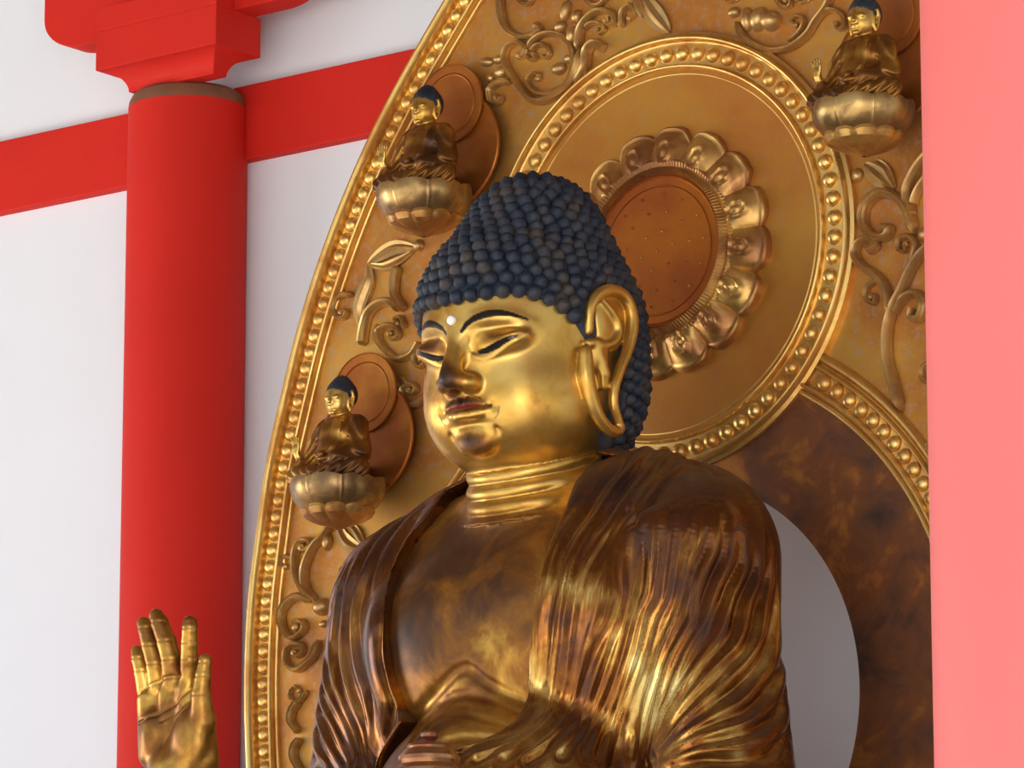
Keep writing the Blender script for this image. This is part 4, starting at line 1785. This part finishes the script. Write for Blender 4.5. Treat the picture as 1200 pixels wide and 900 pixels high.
VL, FL = mesh_sdf(f_lap, (-1.05, -1.35, 2.0), (1.05, -.02, 2.72), .016 * Q)
mesh_obj('robe_skirt', VL, FL, M_ROBE, statue, True)
# medicine jar held in front of the belly
jx, jy, kz = JX, -JF, JZ
b = MB()
prof_j = [(.030, -.20), (.066, -.19), (.080, -.15), (.082, -.11), (.070, -.070), (.060, -.060), (.063, -.052), (.062, -.044), (.050, -.030), (.030, -.024)]
jar = empty('medicine_jar', (jx, jy, kz - .20), 'small lidded medicine jar with a round knob held before the belly', 'jar')
b.lathe([(r_, z_) for r_, z_ in prof_j], (jx, jy, kz), 56)
b.build('jar_body', M_JAR, jar)
b = MB()
b.lathe([(.044, -.030), (.046, -.024), (.043, -.019), (.030, -.0165), (.014, -.016), (.011, -.011), (.018, -.004), (.0175, .003), (.010, .009), (.001, .010)], (jx, jy, kz), 48)
b.build('jar_lid', M_JAR, jar)


# ------------------------------------------------------------------ small attendants seated on lotus buds in front of the nimbus
def small_body(p):
    q = sym(p)
    d = ell(p, (0, -.012, .090), (.056, .042, .070))
    d = smin(d, cap(q, (.0, -.016, .140), (.044, -.014, .134), .026, .024), .02)
    d = smin(d, cap(q, (.054, -.010, .126), (.070, .004, .068), .022, .025), .008)
    d = smin(d, ell(q, (.022, .016, .114), (.026, .016, .022)), .014)
    d = smin(d, ell(p, (0, .020, .062), (.046, .036, .036)), .02)
    # folded legs
    d = smin(d, cap(q, (.028, -.01, .026), (.094, .034, .022), .028, .022), .015)
    d = smin(d, cap(q, (.094, .036, .020), (.010, .066, .020), .020, .017), .012)
    # sleeves
    d = smin(d, cap(p, (.070, .004, .062), (.036, .058, .048), .023, .016), .008)
    d = smin(d, cap(p, (-.064, .002, .062), (-.082, .036, .046), .022, .014), .010)
    # carved folds
    m = np.abs(d) < .012
    s_ = p[m]
    qq = np.abs(s_[:, 0])
    w1 = np.sin((s_[:, 2] * .75 + qq * .9 + s_[:, 1] * .4) * 270)
    arms = np.clip((qq - .038) / .014, 0, 1) * np.clip((s_[:, 2] - .035) / .02, 0, 1)
    w2 = np.sin((s_[:, 1] * 1.0 + s_[:, 2] * .9 - .4 * qq) * 330)
    legs = np.clip((.045 - s_[:, 2]) / .015, 0, 1) * np.clip((s_[:, 1] - .01) / .03, 0, 1)
    d[m] += .0021 * (w1 * arms + w2 * legs)
    # robe edge: V opening on the chest
    e1 = np.exp(-(pld(s_, [(.020, .015, .165), (.034, .030, .13), (.032, .045, .09), (.010, .060, .060), (-.02, .055, .055)]) / .0035) ** 2)
    e2 = np.exp(-(pld(s_, [(-.022, .015, .165), (-.036, .026, .125), (-.036, .040, .09), (-.028, .050, .062)]) / .0035) ** 2)
    d[m] -= .0050 * np.maximum(e1, e2)
    arm_g = np.exp(-(pld(np.stack([qq, s_[:, 1], s_[:, 2]], 1), [(.040, .010, .150), (.043, .028, .115), (.048, .038, .080)]) / .0045) ** 2)
    d[m] += .0050 * arm_g
    # neck, head
    d = smin(d, cap(p, (0, -.010, .140), (0, -.006, .172), .019, .018), .008)
    h = ell(q, (0, -.008, .205), (.0325, .037, .038))
    h = smin(h, ell(q, (0, .001, .183), (.027, .029, .027)), .012)
    h = smin(h, chain(p, [(0, .029, .203), (0, .034, .188)], [.0035, .0045]), .005)
    h = smin(h, ell(q, (0, .026, .177), (.010, .006, .0028)), .003)
    h = smin(h, ell(q, (0, .025, .172), (.008, .006, .0028)), .003)
    h = smin(h, ell(q, (0, .022, .163), (.009, .007, .006)), .004)
    h = smin(h, ell(q, (.0135, .022, .1975), (.009, .009, .0055)), .003)
    h = h + .0014 * np.exp(-(pld(q, [(.005, .031, .1955), (.014, .031, .1950), (.023, .024, .1985)]) / .0010) ** 2)
    h = h + .0014 * np.exp(-(pld(q, [(0, .035, .1745), (.010, .031, .1745)]) / .0010) ** 2)
    ear = chain(q, [(.031, -.002, .212), (.0345, -.008, .214), (.036, -.012, .200), (.034, -.010, .180), (.031, -.006, .168), (.030, -.001, .178), (.031, .000, .196)],
                [.0030, .0035, .0040, .0035, .0034, .0036, .0032])
    h = smin(h, ear, .003)
    d = smin(d, h, .004)
    # raised right hand
    hnd = cap(p, (-.080, .034, .046), (-.086, .046, .072), .0105, .0085)
    hnd = smin(hnd, ell(p, (-.087, .048, .082), (.0105, .0065, .0130)), .004)
    for k, (dx, L_) in enumerate(((-.0085, .015), (-.003, .019), (.0028, .020), (.0085, .017))):
        hnd = smin(hnd, cap(p, (-.087 + dx * .9, .049, .090), (-.087 + dx * 1.15, .051, .092 + L_), .0030, .0024), .0015)
    hnd = smin(hnd, cap(p, (-.078, .050, .080), (-.074, .054, .096), .0032, .0025), .002)
    d = smin(d, hnd, .004)
    # left hand in the lap with a small jar
    d = smin(d, ell(p, (.012, .066, .046), (.020, .012, .0075)), .004)
    d = smin(d, ell(p, (.004, .064, .058), (.0085, .0085, .0095)), .002)
    return d


def small_hair(p):
    q = sym(p)
    d = ell(q, (0, -.012, .210), (.0352, .0395, .0385))
    d = smin(d, ell(q, (0, -.012, .238), (.0185, .019, .018)), .010)
    ang_ = np.degrees(np.arctan2(q[:, 0], q[:, 1] + .012))
    zl = np.interp(ang_, [0, 30, 60, 72, 90, 110, 180], [.214, .214, .208, .196, .205, .180, .178])
    d = smax(d, (zl - q[:, 2]) * .8, .002)
    m = np.abs(d) < .006
    s_ = p[m]
    th = np.arctan2(s_[:, 0], s_[:, 1] + .012)
    d[m] -= .0010 * np.cos(th * 26) * np.cos(s_[:, 2] * 1150) 
    return d


VS, FS = mesh_sdf(small_body, (-.125, -.075, -.012), (.125, .105, .262), .0021 * Q)
VSH, FSH = mesh_sdf(small_hair, (-.045, -.06, .165), (.045, .04, .265), .0018 * Q)


def to_w(V, o_):
    return np.stack([V[:, 0] + o_[0], o_[1] - V[:, 1], V[:, 2] + o_[2]], 1)


def flip(F): return F[:, ::-1]


sp_ = np.full(len(VS), .56, np.float32)
sp_[(VS[:, 2] > .158)] = .05
sp_[(VS[:, 0] < -.07) & (VS[:, 2] > .062)] = .05
chest = (np.abs(VS[:, 0]) < .03) & (VS[:, 1] > .015) & (VS[:, 2] > .07) & (VS[:, 2] <= .158)
sp_[chest] = .36
ATT = [((396, 566), 'small gilded seated figure on a lotus beside the statue\'s chin, lowest of the three'),
       ((497, 224), 'small gilded seated figure with red halo at the upper left, partly behind the curled hair'),
       ((1012, 126), 'small gilded seated figure at the top right, next to the salmon column')]
GRP = 'small seated figures fixed around the nimbus'
first_parts = None
for (px_, lab) in ATT:
    o_ = hy(px_[0], px_[1], -.135)
    root = empty('attendant_figure', tuple(o_), lab, 'statue', GRP)
    if first_parts is None:
        z0 = np.zeros(3)
        zero = np.zeros((len(VS), 4), np.float32)
        parts = []

        def P_(name, V, F, m_, smooth=True, attrs=None, par=None):
            me_o = mesh_obj(name, V, F, m_, None, smooth, attrs)
            me_o.parent = par or root
            parts.append(me_o)
            return me_o
        P_('body', to_w(VS, z0), flip(FS), M_BODY, True, {'patina': sp_, 'paint': zero})
        P_('hair', to_w(VSH, z0), flip(FSH), M_HAIR)
        # double halo
        mb = MB()
        mb.lathe([(.140, -.107), (.140, -.101), (.137, -.0985), (.134, -.0985), (.132, -.101), (.128, -.1015), (.01, -.1015)], (0, 0, .120), 96, 'y')
        oo = mb.build('body_halo', M_ATTDISC, None); oo.parent = root; parts.append(oo)
        mb = MB()
        mb.lathe([(.0960, -.098), (.0970, -.093), (.0955, -.0900), (.0935, -.0900), (.0925, -.092), (.0905, -.092), (.075, -.093), (.0740, -.091), (.0720, -.0905), (.0705, -.093), (.069, -.094), (.008, -.094)], (0, 0, .228), 96, 'y')
        oo = mb.build('head_halo', M_ATTDISC, None); oo.parent = root; parts.append(oo)
        # lotus bud seat
        def seat(prof, n, depth, scal, seam):
            V, F = [], []
            NT = 160
            for j, (r_, z_) in enumerate(prof):
                u = 1 - j / (len(prof) - 1)
                for k in range(NT):
                    a = 2 * math.pi * k / NT
                    ph = (a * n / (2 * math.pi)) % 1.0
                    c_ = abs(ph - .5) * 2
                    rr2 = r_ * (1 - depth * c_ ** 3 * min(1, u * 2.2 + .2)) + (seam if c_ > .93 else 0)
                    zz_ = z_ + scal * max(0, u - .72) / .28 * (1 - c_ ** 2.2)
                    V.append((rr2 * math.cos(a), rr2 * math.sin(a), zz_))
            for j in range(len(prof) - 1):
                for k in range(NT):
                    k2 = (k + 1) % NT
                    F.append((j * NT + k, (j + 1) * NT + k, (j + 1) * NT + k2, j * NT + k2))
            mb_ = MB(); mb_.add(V, F); return mb_
        outer_ = [(.111, .0), (.1125, -.012), (.110, -.026), (.103, -.041), (.091, -.056), (.074, -.069), (.054, -.079), (.036, -.085), (.01, -.087)]
        s1 = seat(outer_, 8, .022, .007, .0018)
        oo = s1.build('lotus_seat', M_SEAT, None); oo.parent = root; parts.append(oo)
        mb = MB(); mb.lathe([(.100, -.012), (.106, -.004), (.09, -.001), (.01, -.001)], (0, 0, 0), 64)
        o2_ = mb.build('seat_top', M_SEAT, None); o2_.parent = root; parts.append(o2_)
        s2 = seat([(.086, -.064), (.088, -.070), (.080, -.080), (.064, -.089), (.046, -.096), (.028, -.100), (.012, -.108), (.004, -.109)], 10, .09, .008, .001)
        oo = s2.build('lower_petals', M_LOTUS, None); oo.parent = root; parts.append(oo)
        mb = MB(); mb.add(*(lambda m_: (np.concatenate(m_.v), m_.f))((lambda m_: (m_.box((-.012, .03, .02), (.012, .137, .05)), m_)[1])(MB())))
        oo = mb.build('bracket', M_SEAT, None, False); oo.parent = root; parts.append(oo)
        first_parts = parts
    else:
        for src_ in first_parts:
            c_ = src_.copy()
            COL.objects.link(c_)
            c_.parent = root
# altar dais and lotus throne below the frame
b = MB(); b.box((-1.7, -1.75, 0), (1.7, .25, 1.0)); o = b.build('altar_dais', M_ALTAR, None, False, .01)
tag(o, 'black lacquered altar dais under the great statue', 'altar')
t = empty('lotus_throne', (0, -.55, 1.0), 'gilded lotus throne carrying the great statue on the dais', 'pedestal')
b = MB(); b.lathe([(.62, 0), (.64, .12), (.50, .22), (.48, .50), (.56, .60), (.66, .80), (.70, 1.02), (.66, 1.045)], (0, -.74, 1.0), 96)
b.v[0][:, 0] *= 1.5
b.build('lotus_base', M_SEAT, t)
b = MB(); b.box((-.6, -.02, 1.0), (.6, .09, 1.95)); b.build('support', M_ALTAR, nim, False)
